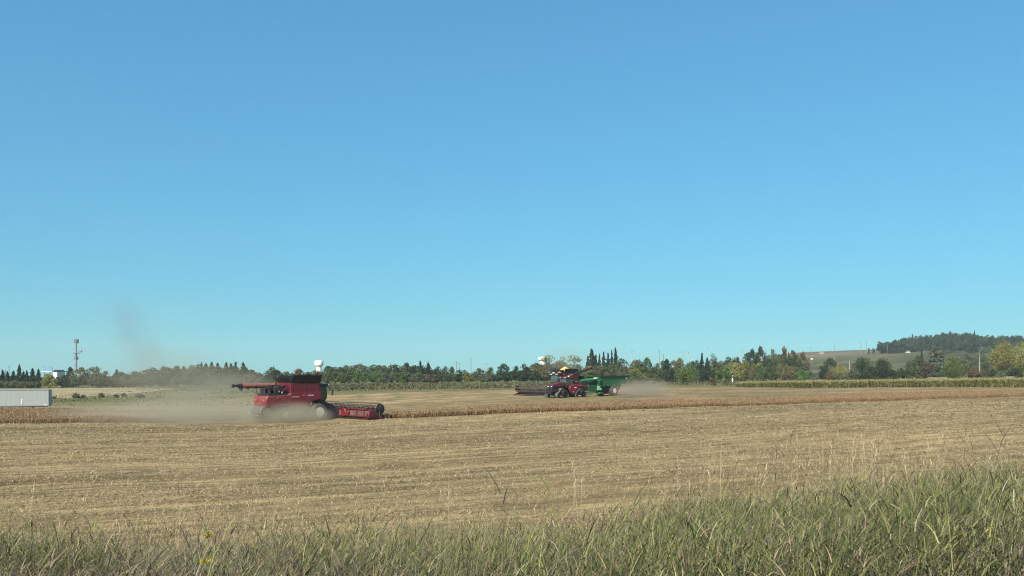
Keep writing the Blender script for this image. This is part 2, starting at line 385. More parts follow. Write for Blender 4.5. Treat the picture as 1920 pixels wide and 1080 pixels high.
def make_combine(label, loc, yaw, unloading=False, group=None):
    root = empty('combine_harvester', loc, yaw); tag(root, label, 'combine harvester')
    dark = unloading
    # lower hull: side shields sweeping down behind the front wheels
    hull = [(-6.45, 3.0), (-6.62, 2.55), (-6.55, 1.85), (-5.9, 1.62), (-4.9, 1.8), (-3.9, 1.72), (-2.9, 1.45), (-1.8, 1.4), (-1.25, 1.75), (-.75, 2.2), (-.1, 2.42), (.45, 2.45), (.45, 3.3), (-3.7, 3.3), (-3.9, 3.02)]
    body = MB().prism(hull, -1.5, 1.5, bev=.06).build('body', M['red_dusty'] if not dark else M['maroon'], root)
    b = MB()
    for s in (-1, 1):
        b.prism([(-3.7, 3.0), (-3.55, 1.9), (-2.8, 1.56), (-1.9, 1.52), (-1.3, 1.9), (-.8, 2.34), (.35, 2.56), (.35, 3.35), (-3.5, 3.35)], s*1.502, s*1.58, bev=.02)
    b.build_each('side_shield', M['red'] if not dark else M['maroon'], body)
    b = MB()
    for s in (-1, 1):
        b.box((-3.0, s*1.592, 2.83), (.95, .012, .09), bev=0); b.box((-1.0, s*1.592, 2.98), (.8, .012, .14), bev=0); b.box((-1.9, s*1.592, 3.02), (.4, .012, .05), bev=0)
    b.build_each('decal', M['wood_pale'], body)
    b = MB(); b.box((-6.63, -1.0, 2.5), (.05, .28, .16)); b.box((-6.63, 1.0, 2.5), (.05, .28, .16)); b.box((-5.2, -1.52, 2.75), (.2, .05, .14)); b.build_each('tail_light', M['amber'], body)
    # grain tank with a band and ribs
    t = MB().box((-1.65, 0, 3.88), (3.9, 2.96, 1.16), bev=.05)
    for x in (-3.3, -1.65, .0):
        for s in (-1, 1): t.box((x, s*1.49, 3.9), (.08, .06, 1.05), bev=.01)
    t.box((-1.65, 0, 3.38), (4.0, 3.08, .1), bev=.02)
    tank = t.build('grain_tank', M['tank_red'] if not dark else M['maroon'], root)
    for k, (s, hgt, fl) in enumerate(((-1, .86, .36), (1, .82, .36))):
        z0 = 4.46
        MB().hexa([(-3.58, s*1.46, z0), (.28, s*1.46, z0), (.28, s*1.40, z0), (-3.58, s*1.40, z0)],
                  [(-3.3, s*(1.46+fl), z0+hgt), (.42, s*(1.46+fl), z0+hgt), (.42, s*(1.42+fl), z0+hgt), (-3.3, s*(1.42+fl), z0+hgt)]).build('tank_extension', M['black'], tank)
    for x0, fl in ((-3.6, -.45), (.3, .3)):
        hgt = .58; z0 = 4.46; w = .05 if fl < 0 else -.05
        MB().hexa([(x0, -1.44, z0), (x0, 1.44, z0), (x0+w, 1.44, z0), (x0+w, -1.44, z0)],
                  [(x0+fl, -1.7, z0+hgt), (x0+fl, 1.7, z0+hgt), (x0+fl+w, 1.7, z0+hgt), (x0+fl+w, -1.7, z0+hgt)]).build('tank_extension', M['black'], tank)
    # engine deck
    e = MB(); e.box((-5.0, 0, 3.12), (2.5, 2.7, .22)); e.box((-4.5, -.35, 3.65), (1.0, 1.4, .9)); e.box((-5.6, .5, 3.5), (.9, 1.1, .7), bev=.06)
    e.tube((-5.0, -1.05, 3.6), (-4.0, -1.05, 3.6), .24); e.tube((-5.7, -.6, 3.2), (-5.7, -.6, 3.95), .2); e.box((-5.2, -1.2, 3.35), (.5, .3, .35))
    e.tube((-4.2, .7, 3.2), (-4.2, .7, 4.5), .1); e.box((-4.9, .2, 4.05), (.5, .6, .25)); e.tube((-5.3, -.2, 3.6), (-4.6, .6, 4.0), .09)
    eng = e.build('engine_deck', M['black'], root)
    MB().box((-5.35, -1.22, 3.75), (.18, .1, .5)).box((-4.2, -1.3, 3.62), (.35, .1, .3)).tube((-4.7, -.9, 4.0), (-4.1, -1.2, 4.2), .06).build_each('engine_cover', M['red_dusty'], eng)
    MB().tube((-5.05, -1.30, 3.45), (-4.9, -1.30, 3.45), .1).box((-4.55, -1.34, 3.35), (.12, .06, .2)).build_each('filter_canister', M['rim'], eng)
    rl = MB()
    for s in (-1.4,):
        rl.path([(-6.3, s, 3.2), (-6.3, s, 4.2), (-3.9, s, 4.2), (-3.9, s, 3.3)], .03, 6)
        rl.path([(-6.3, s, 3.7), (-3.9, s, 3.7)], .025, 6); rl.path([(-5.1, s, 3.2), (-5.1, s, 4.2)], .025, 6)
    rl.path([(-6.3, -1.4, 4.2), (-6.3, 1.4, 4.2), (-6.3, 1.4, 3.2)], .03, 6)
    rl.build('handrail', M['black'], eng)
    # rear chopper and spreader
    c = MB().prism([(-6.5, 1.9), (-7.15, 1.5), (-7.2, 1.0), (-6.6, .85), (-5.7, 1.2), (-5.6, 1.75)], -1.15, 1.15, bev=.05)
    for y in (-.6, .6): c.lathe([(.02, .84), (.5, .84), (.52, .78), (.02, .74)], (-7.0, y, 0), 'z', 14)
    c.build('straw_chopper', M['grey_steel'], root)
    # axles, wheels
    MB().tube((0, -1.7, 1.0), (0, 1.7, 1.0), .2).box((0, 0, 1.2), (.6, 1.5, .6)).tube((-4.3, -1.5, .75), (-4.3, 1.5, .75), .13).box((-4.2, 0, 1.2), (.5, .7, .9)).box((-2.2, 0, 1.35), (4.0, 1.5, .5)).build('axle', M['black'], root)
    for s in (-1, 1):
        wheel(root, (0, s*1.6, 1.0), 1.0, .82, M['rim'], s)
        wheel(root, (-4.3, s*1.5, .76), .76, .6, M['rim'], s, lugs=18)
    # cab
    cb = MB().prism([(.4, 2.15), (1.2, 2.15), (1.5, 2.55), (1.55, 3.2), (1.4, 4.05), (.4, 4.05)], -1.05, 1.05, bev=.04)
    cab = cb.build('cab', M['black'], root)
    for s in (-1, 1):
        MB().prism([(.52, 2.4), (1.14, 2.4), (1.38, 2.7), (1.42, 3.2), (1.3, 3.92), (.52, 3.92)], s*1.052, s*1.075, bev=0).build_each('window', M['glass'], cab)
    MB().hexa([(1.52, -.95, 2.6), (1.52, .95, 2.6), (1.545, .95, 2.6), (1.545, -.95, 2.6)], [(1.57, -.95, 3.2), (1.57, .95, 3.2), (1.595, .95, 3.2), (1.595, -.95, 3.2)]).hexa([(1.57, -.95, 3.205), (1.57, .95, 3.205), (1.595, .95, 3.205), (1.595, -.95, 3.205)], [(1.43, -.95, 3.98), (1.43, .95, 3.98), (1.455, .95, 3.98), (1.455, -.95, 3.98)]).build('windscreen', M['glass'], cab)
    MB().prism([(.4, 4.07), (1.6, 4.07), (1.72, 4.18), (1.6, 4.3), (.55, 4.36), (.38, 4.25)], -1.15, 1.15, bev=.05).build('cab_roof', M['black'], cab)
    w = MB()
    for y in (-.95, -.6, .6, .95): w.box((1.73, y, 4.19), (.06, .26, .13))
    w.box((.75, -1.0, 4.45), (.4, .3, .2)); w.build_each('work_light', M['white'], cab)
    m = MB()
    for s in (-1, 1):
        m.path([(1.4, s*1.1, 3.95), (1.6, s*1.45, 3.95), (1.85, s*1.6, 3.8), (1.88, s*1.6, 3.2)], .05, 6)
        m.box((1.9, s*1.62, 3.3), (.08, .3, .65))
    m.build_each('mirror', M['black'], cab)
    l = MB()
    for s in (1,):
        for y in (1.35, 1.95): l.tube((.9, y, .5), (.7, y, 2.2), .035, n=6)
        for k in range(6): l.box((.88 - .03*k, 1.65, .6 + .29*k), (.2, .6, .04), bev=0)
        l.box((1.1, 1.5, 2.2), (1.4, .9, .06)); l.path([(.5, 1.95, 2.2), (.5, 1.95, 3.3), (1.8, 1.95, 3.3), (1.8, 1.95, 2.2)], .03, 6)
    l.build('ladder', M['black'], root)
    # feeder house
    MB().prism([(.5, 2.2), (1.0, 2.35), (3.3, 1.45), (3.3, .45), (2.9, .4), (.4, 1.3)], -.72, .72, bev=.03).build('feeder_house', M['reel'] if not dark else M['black'], root)
    # header
    HW = 7.0
    fr = MB()
    fr.box((3.42, 0, .92), (.06, 2*HW, .8), bev=.01)
    frame = fr.build('header', M['draper'] if not dark else M['black'], root)
    g = MB(); g.box((3.36, 0, 1.34), (.2, 2*HW, .16)); g.box((3.34, 0, .5), (.24, 2*HW, .14))
    for y in np.linspace(-HW+.9, HW-.9, 9): g.box((3.35, y, .92), (.09, .1, .8), bev=.01)
    g.build('header_beam', M['tank_red'] if not dark else M['black'], frame)
    MB().box((3.6, 0, .26), (.5, 2*HW-.4, .2)).build('underside_shade', M['black'], frame)  # black bar added for the shade in the open gap under the header
    d = MB(); d.hexa([(3.5, -HW+.1, .35), (3.5, HW-.1, .35), (4.75, HW-.1, .12), (4.75, -HW+.1, .12)], [(3.5, -HW+.1, .42), (3.5, HW-.1, .42), (4.75, HW-.1, .18), (4.75, -HW+.1, .18)])
    d.build('draper_belt', M['black'], frame)
    k = MB(); k.box((4.82, 0, .15), (.1, 2*HW-.1, .05), bev=0)
    for y in np.arange(-HW+.15, HW-.1, .3): k.hexa([(4.87, y-.03, .13), (4.87, y+.03, .13), (5.0, y+.01, .14), (5.0, y-.01, .14)], [(4.87, y-.03, .17), (4.87, y+.03, .17), (5.0, y+.01, .15), (5.0, y-.01, .15)])
    k.build('cutter_bar', M['grey_steel'], frame)
    for s in (-1, 1):
        sh = [(3.1, .35), (3.02, .8), (3.18, 1.2), (3.6, 1.42), (4.05, 1.32), (4.38, 1.0), (4.6, .62), (5.0, .44), (5.75, .16), (5.7, .08), (4.0, .1)]
        sd = MB().prism(sh, s*HW, s*(HW+.16), bev=.03)
        sd.prism([(3.05, .45), (3.1, 1.1), (3.5, 1.3), (3.9, 1.1), (4.1, .5)], s*HW + (.16 if s > 0 else -.42), s*HW + (.42 if s > 0 else -.16), bev=.05)
        sd.build('end_divider', M['tank_red'], frame)
        MB().tube((5.6, s*(HW+.08), .14), (5.95, s*(HW+.08), .14), .1, .05, 8).build('divider_tip', M['white'] if not dark else M['reel'], frame)
    rx, rz, rr = 4.95, 1.36, .64
    r = MB(); r.tube((rx, -HW+.1, rz), (rx, HW-.1, rz), .1, n=10)
    for i in range(6):
        a = i * math.pi / 3 + .3
        bx, bz = rx + rr*math.cos(a), rz + rr*math.sin(a)
        r.tube((bx, -HW+.12, bz), (bx, HW-.12, bz), .06, n=6)
        for y in np.arange(-HW+.2, HW-.1, .2): r.tube((bx, y, bz), (bx-.04, y, bz-.24), .018, .01, 4)
        for y in np.linspace(-HW+.15, HW-.15, 8): r.tube((rx, y, rz), (bx, y, bz), .045, n=5)
    r.build('reel', M['reel'], frame)
    for s in (-1, 1):
        e = MB().lathe([(.02, s*(HW-.06)), (.63, s*(HW-.06)), (.66, s*(HW+.0)), (.63, s*(HW+.05)), (.3, s*(HW+.07)), (.28, s*(HW+.14)), (.01, s*(HW+.14))], (rx, 0, rz), n=26)
        for i in range(6):
            a = i * math.pi / 3 + .3; e.tube((rx + .2*math.cos(a), s*(HW+.08), rz + .2*math.sin(a)), (rx + .58*math.cos(a), s*(HW+.08), rz + .58*math.sin(a)), .04, n=5)
        e.build('reel_end_shield', M['black'], frame)
    dh = MB()
    for y in (-2.0,): dh.lathe([(.02, 3.12), (.46, 3.12), (.52, 3.2), (.5, 3.36), (.02, 3.38)], (0, y, .9), 'x', 20).box((3.2, y - .55, .75), (.2, .9, .5), bev=.05)
    dh.build('drive_housing', M['red'] if not dark else M['black'], frame)
    ra = MB()
    for y in (-HW+.35, 0, HW-.35):
        ra.tube((3.3, y, 1.4), (4.4, y, 1.4), .08, n=8); ra.tube((3.3, y, .9), (3.85, y, 1.4), .045, n=6); ra.box((3.4, y, 1.45), (.35, .22, .22))
    ra.build_each('reel_arm', M['black'], frame)
    # unloading auger
    if unloading:
        p0, p1 = Vector((-.2, 1.35, 3.55)), Vector((-.2, 8.7, 5.55)); mid = p0.lerp(p1, .93)
        a = MB().tube(p0, mid, .2, .2, 14)
        a.tube((-.2, 1.3, 2.6), (-.2, 1.35, 3.7), .3); au = a.build('unloading_auger', M['black'], root)
        s_ = MB().tube(mid, p1, .27, .27, 12).tube(p1 + Vector((0, -.05, .1)), p1 + Vector((0, .25, -.75)), .26, .2, 12); s_.build('spout', M['black'], au)
        au_b = MB().tube(p0.lerp(p1, .0) + Vector((0, 0, .02)), p0.lerp(p1, .28), .235, .235, 14); au_b.build('auger_sleeve', M['draper'], au)
    else:
        p0, p1 = Vector((.1, 1.78, 4.0)), Vector((-8.9, 1.9, 4.12)); q = p0.lerp(p1, .88)
        a = MB().tube(p0, q, .31, .29, 16); a.tube((.1, 1.7, 2.6), (.1, 1.78, 4.2), .3); a.box(p0.lerp(p1, .8) + Vector((0, 0, -.3)), (.3, .12, .2)); a.lathe([(.31, -.04), (.36, -.04), (.36, .04), (.31, .04)], p0.lerp(p1, .55), 'x', 16)
        au = a.build('unloading_auger', M['auger_red'], root)
        s_ = MB().tube(q, q.lerp(p1, .45), .27, .22, 14).tube(q.lerp(p1, .35), p1, .15, .12, 10).tube(q + Vector((-.1, 0, .05)), q + Vector((-.2, 0, -.5)), .22, .2, 12).lathe([(.05, -.12), (.2, -.1), (.24, .05), (.05, .1)], p1, 'x', 12)
        s_.build('spout', M['black'], au)
    return root

def hull_outline(circles, off, n=64):
    pts = []
    for (cx, cz, r) in circles:
        for i in range(48):
            a = 2 * math.pi * i / 48; pts.append((cx + (r+off)*math.cos(a), cz + (r+off)*math.sin(a)))
    pts = sorted(set(pts))
    def half(ps):
        h = []
        for p in ps:
            while len(h) >= 2 and (h[-1][0]-h[-2][0])*(p[1]-h[-2][1]) - (h[-1][1]-h[-2][1])*(p[0]-h[-2][0]) <= 0: h.pop()
            h.append(p)
        return h
    hl = half(pts)[:-1] + half(pts[::-1])[:-1]
    P = np.array(hl + [hl[0]]); L = np.concatenate([[0], np.cumsum(np.hypot(*np.diff(P, axis=0).T))])
    t = np.linspace(0, L[-1], n, endpoint=False)
    return np.stack([np.interp(t, L, P[:, 0]), np.interp(t, L, P[:, 1])], 1)

def crawler_track(root, cx, cy, w=.76):
    cs = [(cx + .1, 1.12, .46), (cx - .95, .42, .36), (cx + 1.05, .42, .36)]
    n = 68; o = hull_outline(cs, .06, n); inn = hull_outline(cs, .0, n)
    m = MB(); bm = m.bm
    lug = np.where((np.arange(n) // 1) % 2 == 0, .045, 0.0)
    cen = np.array([cx, .65])
    rings = []
    for i in range(n):
        d = o[i] - cen; d = d / np.hypot(*d); p = o[i] + d * lug[i]
        if p[1] < 0.02: p[1] = 0.02
        rings.append([bm.verts.new((p[0], cy - w/2, p[1])), bm.verts.new((p[0], cy + w/2, p[1])), bm.verts.new((inn[i][0], cy + w/2, inn[i][1])), bm.verts.new((inn[i][0], cy - w/2, inn[i][1]))])
    fs = []
    for i in range(n):
        A, B = rings[i], rings[(i + 1) % n]
        for k in range(4): fs.append(bm.faces.new((A[k], B[k], B[(k + 1) % 4], A[(k + 1) % 4])))
    bmesh.ops.recalc_face_normals(bm, faces=fs)
    tr = m.build('crawler_track', M['track'], root, smooth=False)
    for (x, z, r) in cs:
        y = cy
        wh = MB().lathe([(.02, y - w*.42), (r*.55, y - w*.42), (r*.62, y - w*.2), (r*.9, y - w*.36), (r*.97, y - w*.38), (r*.97, y + w*.38), (r*.9, y + w*.36), (r*.62, y + w*.2), (r*.55, y + w*.42), (.02, y + w*.42)], (x, 0, z), n=24)
        wh.build('drive_wheel' if z > .8 else 'idler_wheel', M['grey_steel'] if z > .8 else M['black'], tr)
    MB().prism([(cx - .8, .45), (cx + .9, .45), (cx + .25, .95), (cx - .1, .95)], cy - w*.16, cy + w*.16, bev=.03).build('undercarriage', M['black'], tr)
    return tr

def make_tractor(label, loc, yaw):
    root = empty('tracked_tractor', loc, yaw); tag(root, label, 'tractor')
    # hood drops toward the nose
    MB().prism([(.6, 2.02), (.6, 2.72), (1.2, 2.74), (2.6, 2.62), (3.6, 2.42), (3.85, 2.2), (3.85, 1.98), (2.6, 1.9)], -.62, .62, bev=.09).build('hood', M['tank_red'], root)
    g = MB().prism([(3.7, 1.0), (3.98, 1.1), (3.96, 2.16), (3.8, 2.2), (3.6, 1.9), (3.3, 1.0)], -.6, .6, bev=.05)
    g.box((2.2, 0, 1.45), (3.0, 1.0, .9)); g.box((4.1, 0, .85), (.5, 1.3, .55), bev=.06)
    for y in np.linspace(-.55, .55, 8): g.box((4.36, y, .82), (.1, .11, .45))
    gr = g.build('grille', M['black'], root)
    for y in (-.42, .42): MB().box((3.97, y, 1.98), (.06, .3, .12)).build('headlight', M['white'], gr)
    MB().box((2.9, 0, 1.25), (1.2, 2.6, .3)).box((2.1, 0, .9), (.4, 2.4, .4)).box((-2.4, 0, .9), (.5, 2.4, .4)).box((-.2, 0, 1.1), (1.2, .7, .6)).build('frame', M['black'], root)
    MB().tube((1.0, -.75, 2.6), (1.0, -.75, 3.9), .09).tube((1.0, -.75, 2.4), (1.0, -.75, 3.1), .15).build('exhaust_stack', M['black'], root)
    c = MB().prism([(-1.1, 1.7), (.55, 1.7), (.62, 2.5), (.5, 3.45), (-1.05, 3.45)], -.88, .88, bev=.05)
    cab = c.build('cab', M['black'], root)
    for s in (-1, 1):
        MB().prism([(-.95, 2.1), (-.3, 2.1), (-.3, 3.35), (-.92, 3.35)], s*.882, s*.9, bev=0).prism([(-.2, 2.1), (.45, 2.1), (.5, 2.5), (.4, 3.35), (-.2, 3.35)], s*.882, s*.9, bev=0).build_each('window', M['glass'], cab)
    MB().hexa([(.62, -.75, 2.5), (.62, .75, 2.5), (.645, .75, 2.5), (.645, -.75, 2.5)], [(.52, -.75, 3.38), (.52, .75, 3.38), (.545, .75, 3.38), (.545, -.75, 3.38)]).build('windscreen', M['glass'], cab)
    MB().prism([(-1.2, 3.47), (.75, 3.47), (.8, 3.55), (.65, 3.66), (-1.0, 3.7), (-1.2, 3.6)], -.98, .98, bev=.06).build('cab_roof', M['tank_red'], cab)
    l = MB()
    for y in (-.8, -.5, .5, .8): l.box((.82, y, 3.54), (.05, .22, .1))
    l.lathe([(.02, 3.72), (.12, 3.72), (.14, 3.86), (.02, 3.92)], (-.4, .5, 0), 'z', 12)
    l.build_each('work_light', M['white'], cab)
    m = MB()
    for s in (-1, 1): m.path([(.5, s*.9, 3.3), (.7, s*1.4, 3.2)], .03, 6).box((.72, s*1.45, 2.95), (.07, .25, .5))
    m.build_each('mirror', M['black'], cab)
    # rear half: fuel tanks and fenders in red
    r = MB().prism([(-3.9, 1.2), (-3.95, 2.1), (-3.3, 2.3), (-1.3, 2.35), (-1.2, 1.2)], -.95, .95, bev=.08)
    rear = r.build('rear_frame', M['tank_red'], root)
    for s in (-1, 1):
        f = MB().prism([(-1.5, .75), (-1.95, 1.5), (-2.35, 2.3), (-.7, 2.35), (.1, 2.1), (.35, 1.5), (-.1, .8), (-.8, .55)], s*.97, s*1.5, bev=.08)
        f.build('fuel_tank', M['red'], rear)
        MB().prism([(-3.9, 1.95), (-3.9, 2.1), (-2.5, 2.2), (-2.4, 2.02)], s*.97, s*1.7, bev=.03).build_each('fender', M['red_dusty'], rear)
        MB().box((-.55, s*1.5, 1.0), (.14, .04, .14)).box((-1.1, s*1.53, 1.75), (.5, .04, .16)).build_each('marker', M['white'], rear)
    for x in (2.15, -2.55):
        for s in (-1, 1): crawler_track(root, x, s*1.25)
    MB().box((-4.4, 0, .65), (.9, .18, .1)).build('drawbar', M['black'], root)
    return root

def make_cart(label, loc, yaw):
    root = empty('grain_cart', loc, yaw); tag(root, label, 'grain cart')
    # hopper: rim band, steep side panels, funnel
    def ring(x0, x1, y, z): return [(x0, -y, z), (x1, -y, z), (x1, y, z), (x0, y, z)]
    levels = [ring(-4.3, 3.9, 1.85, 3.8), ring(-4.25, 3.85, 1.8, 3.5), ring(-2.0, 3.3, 1.66, 1.95), ring(-.6, 2.6, .7, 1.15)]
    m = MB(); bm = m.bm
    V = [[bm.verts.new(p) for p in L] for L in levels]
    inner = [bm.verts.new((p[0]*.985, p[1]*.97, p[2])) for p in levels[0]]; low = [bm.verts.new((p[0]*.96, p[1]*.94, 2.05)) for p in levels[2]]
    fs = []
    for A, B in zip(V[:-1], V[1:]):
        for i in range(4): fs.append(bm.faces.new((A[i], A[(i+1) % 4], B[(i+1) % 4], B[i])))
    fs.append(bm.faces.new(V[-1]))
    for i in range(4): fs.append(bm.faces.new((V[0][i], inner[i], inner[(i+1) % 4], V[0][(i+1) % 4]))); fs.append(bm.faces.new((inner[i], low[i], low[(i+1) % 4], inner[(i+1) % 4])))
    fs.append(bm.faces.new(low)); bmesh.ops.recalc_face_normals(bm, faces=fs)
    hop = m.build('hopper', M['green'], root, smooth=False)
    r = MB()
    for s in (-1, 1): r.box((-.2, s*1.87, 3.68), (8.35, .12, .3), bev=.02)
    r.box((-4.33, 0, 3.64), (.12, 3.7, .26), bev=.02); r.box((3.93, 0, 3.64), (.12, 3.7, .26), bev=.02)
    r.build('rim_rail', M['green_dark'], hop)
    rb = MB()
    for s in (-1, 1):
        for f in (.0, 1.0):
            xa = -4.2 + f*7.95; xb = -1.98 + f*5.15
            rb.hexa([(xa, s*1.8, 3.5), (xa+.12, s*1.8, 3.5), (xa+.12, s*1.88, 3.5), (xa, s*1.88, 3.5)], [(xb, s*1.62, 2.0), (xb+.12, s*1.62, 2.0), (xb+.12, s*1.7, 2.0), (xb, s*1.7, 2.0)])
        rb.box((.65, s*1.7, 1.95), (5.3, .12, .12), bev=.02)
    rb.build_each('rib', M['green'], hop)
    MB().box((-3.55, 1.86, 3.3), (.22, .03, .2), rot=(R(0), 0, 0), bev=0).box((-3.55, -1.86, 3.3), (.22, .03, .2), bev=0).build_each('reflector', M['white'], hop)
    # undercarriage
    u = MB().box((.3, 0, 1.0), (5.2, 1.0, .3)).box((.1, 0, 1.0), (.5, 3.0, .45)).box((1.5, .55, .75), (2.0, .8, .8)).prism([(-3.2, 2.3), (-2.9, 2.3), (-1.9, .9), (-2.3, .9)], -.95, -.8, bev=.02).prism([(-3.2, 2.3), (-2.9, 2.3), (-1.9, .9), (-2.3, .9)], .8, .95, bev=.02)
    u.box((2.3, 0, 1.35), (3.4, 2.3, 1.3), bev=.08); u.box((-1.7, 0, .8), (1.0, 1.6, .3))
    u.build('chassis', M['green_dark'], root)
    MB().hexa([(2.9, -.35, .6), (2.9, .35, .6), (2.9, .35, .9), (2.9, -.35, .9)], [(6.9, -.1, .55), (6.9, .1, .55), (6.9, .1, .72), (6.9, -.1, .72)]).build('tongue', M['green'], root)
    for s in (-1, 1): wheel(root, (.1, s*1.62, .95), .95, .95, M['rim_white'], s, rim_r=.46, lugs=20)
    # auger: lower housing at the front corner, upper section folded across the nose
    a = MB().tube((3.0, .9, .6), (4.1, 1.7, 3.0), .33, .33, 16).box((3.6, 1.3, 1.5), (.85, .7, 1.3), rot=(0, R(-22), R(20)), bev=.08).box((3.4, 1.3, .5), (.9, .7, .4), bev=.05)
    au = a.build('auger_housing', M['green'], root)
    MB().tube((4.15, 1.75, 3.25), (4.5, -2.3, 2.85), .27, .25, 16).tube((4.5, -2.3, 2.85), (4.5, -2.7, 2.5), .3, .26, 12).build('folding_auger', M['green'], au)
    MB().box((3.55, 1.72, 1.25), (.3, .06, .32), rot=(0, R(-22), R(20)), bev=0).box((4.42, 1.1, 3.35), (.06, .9, .14), rot=(0, 0, R(5)), bev=0).build_each('decal', M['white'], au)
    MB().path([(3.2, 1.2, 3.72), (3.2, 1.2, 4.0), (3.2, -.2, 4.0), (3.2, -.2, 3.72)], .04, 6).tube((4.0, -1.5, 1.9), (4.0, -1.5, 3.4), .04, n=6).build('handrail', M['green_dark'], root)
    return root

def make_trailer(label, loc, yaw):
    """long box trailer, x along its length, nose at +x"""
    root = empty('box_trailer', loc, yaw); tag(root, label, 'trailer')
    b = MB().box((-5.4, 0, 1.93), (10.8, 2.5, 2.7), bev=.12)
    box = b.build('cargo_box', M['trailer'], root)
    r = MB()
    for x in np.arange(-10.5, -.2, .62):
        for s in (-1, 1): r.box((x, s*1.253, 1.95), (.04, .01, 2.4), bev=0)
    r.build_each('side_post', M['trailer'], box)
    rr = MB()
    for s in (-1, 1): rr.box((-5.4, s*1.27, 3.22), (10.6, .05, .14), bev=.01); rr.box((-5.4, s*1.27, .63), (10.6, .05, .16), bev=.01)
    rr.build_each('side_rail', M['galv'], box)
    MB().box((-3.95, -1.29, 1.3), (.16, .02, .85), rot=(0, R(4), 0), bev=0).build('paint_mark', M['white'], box)
    MB().box((-.55, -1.3, .75), (.3, .05, .16)).build('marker_lamp', M['white'], box)
    MB().box((-5.4, 0, .5), (10.0, .9, .16)).box((-8.7, 0, .45), (2.4, .8, .2)).build('chassis', M['black'], root)
    g = MB()
    for y in (-.7, .7): g.tube((-2.6, y, .05), (-2.6, y, .8), .08).box((-2.6, y, .05), (.3, .3, .05))
    g.build_each('landing_gear', M['black'], root)
    for x in (-8.1, -9.4):
        for s in (-1, 1): wheel(root, (x, s*1.0, .5), .5, .5, M['rim'], s, lugs=14)
    return root
# ------------------------------------------------------------------ blades (grass, crop stems): numpy built
def blades(P, h, w, az, lean, curl, tint, seg=4, tip=.15, tint_base=None, cross=None):
    """P (n,3) roots; bends over towards az by lean (start angle) and curl (extra)"""
    n = len(P); t = np.linspace(0, 1, seg + 1)[None, :]
    ang = lean[:, None] + curl[:, None] * t
    ds = h[:, None] / seg
    dz = np.cos(ang) * ds; dr = np.sin(ang) * ds
    z = np.concatenate([np.zeros((n, 1)), np.cumsum((dz[:, :-1] + dz[:, 1:]) / 2, 1)], 1)
    r = np.concatenate([np.zeros((n, 1)), np.cumsum((dr[:, :-1] + dr[:, 1:]) / 2, 1)], 1)
    wd = w[:, None] * (1 - (1 - tip) * t ** 1.6) / 2
    if cross is None: cross = az + math.pi / 2 + RNG.normal(0, .6, n)
    cx, cy = np.cos(cross)[:, None] * wd, np.sin(cross)[:, None] * wd
    bx = P[:, 0:1] + r * np.cos(az)[:, None]; by = P[:, 1:2] + r * np.sin(az)[:, None]; bz = P[:, 2:3] + z
    L = np.stack([bx - cx, by - cy, bz], -1); Rr = np.stack([bx + cx, by + cy, bz], -1)
    V = np.stack([L, Rr], 2)                                # n, seg+1, 2, 3
    base = (np.arange(n) * (seg + 1) * 2)[:, None]; k = (np.arange(seg) * 2)[None, :]
    Fc = np.stack([base + k, base + k + 1, base + k + 3, base + k + 2], -1).reshape(-1, 4)
    T = np.repeat(tint[:, None, :], seg + 1, 1)
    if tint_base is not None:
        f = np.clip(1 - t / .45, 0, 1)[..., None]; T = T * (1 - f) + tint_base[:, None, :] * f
    T = np.repeat(T[:, :, None, :], 2, 2)
    return V.reshape(-1, 3), Fc, T.reshape(-1, 3)
def merge(parts):
    Vs, Fs, Ts, off = [], [], [], 0
    for V, Fc, T in parts:
        Vs.append(V); Fs.append(Fc + off); Ts.append(T); off += len(V)
    return np.concatenate(Vs), np.concatenate(Fs), np.concatenate(Ts)
class Noise2:
    def __init__(s, seed, size=64): s.g = np.random.default_rng(seed).random((size, size)); s.n = size
    def __call__(s, x, y):
        xi = np.floor(x).astype(int); yi = np.floor(y).astype(int); fx = x - xi; fy = y - yi
        fx = fx*fx*(3-2*fx); fy = fy*fy*(3-2*fy); g = s.g; n = s.n
        a = g[xi % n, yi % n]; b = g[(xi+1) % n, yi % n]; c = g[xi % n, (yi+1) % n]; d = g[(xi+1) % n, (yi+1) % n]
        return (a*(1-fx)+b*fx)*(1-fy) + (c*(1-fx)+d*fx)*fy
NZ = [Noise2(k) for k in range(8)]
def pick(cols, n, wts=None, var=.18):
    cols = np.array(cols); cols = cols * .84 * ALB; i = RNG.choice(len(cols), n, p=wts)
    return np.clip(cols[i] * (1 + RNG.normal(0, var, (n, 1))), .01, .95)
def roots(x, y, dz=0.0): return np.stack([x, y, ground_z(x, y) + dz], -1)

GREEN = [(.175, .215, .055), (.225, .25, .085), (.11, .145, .042), (.28, .29, .11), (.205, .22, .08), (.08, .115, .04)]
GREY_GREEN = [(.17, .185, .095), (.13, .155, .08), (.215, .22, .12)]
STRAW = [(.46, .37, .22), (.36, .29, .17), (.28, .22, .135), (.54, .45, .29)]
DULL = [(.22, .18, .135), (.28, .235, .175), (.16, .133, .1), (.34, .285, .215)]

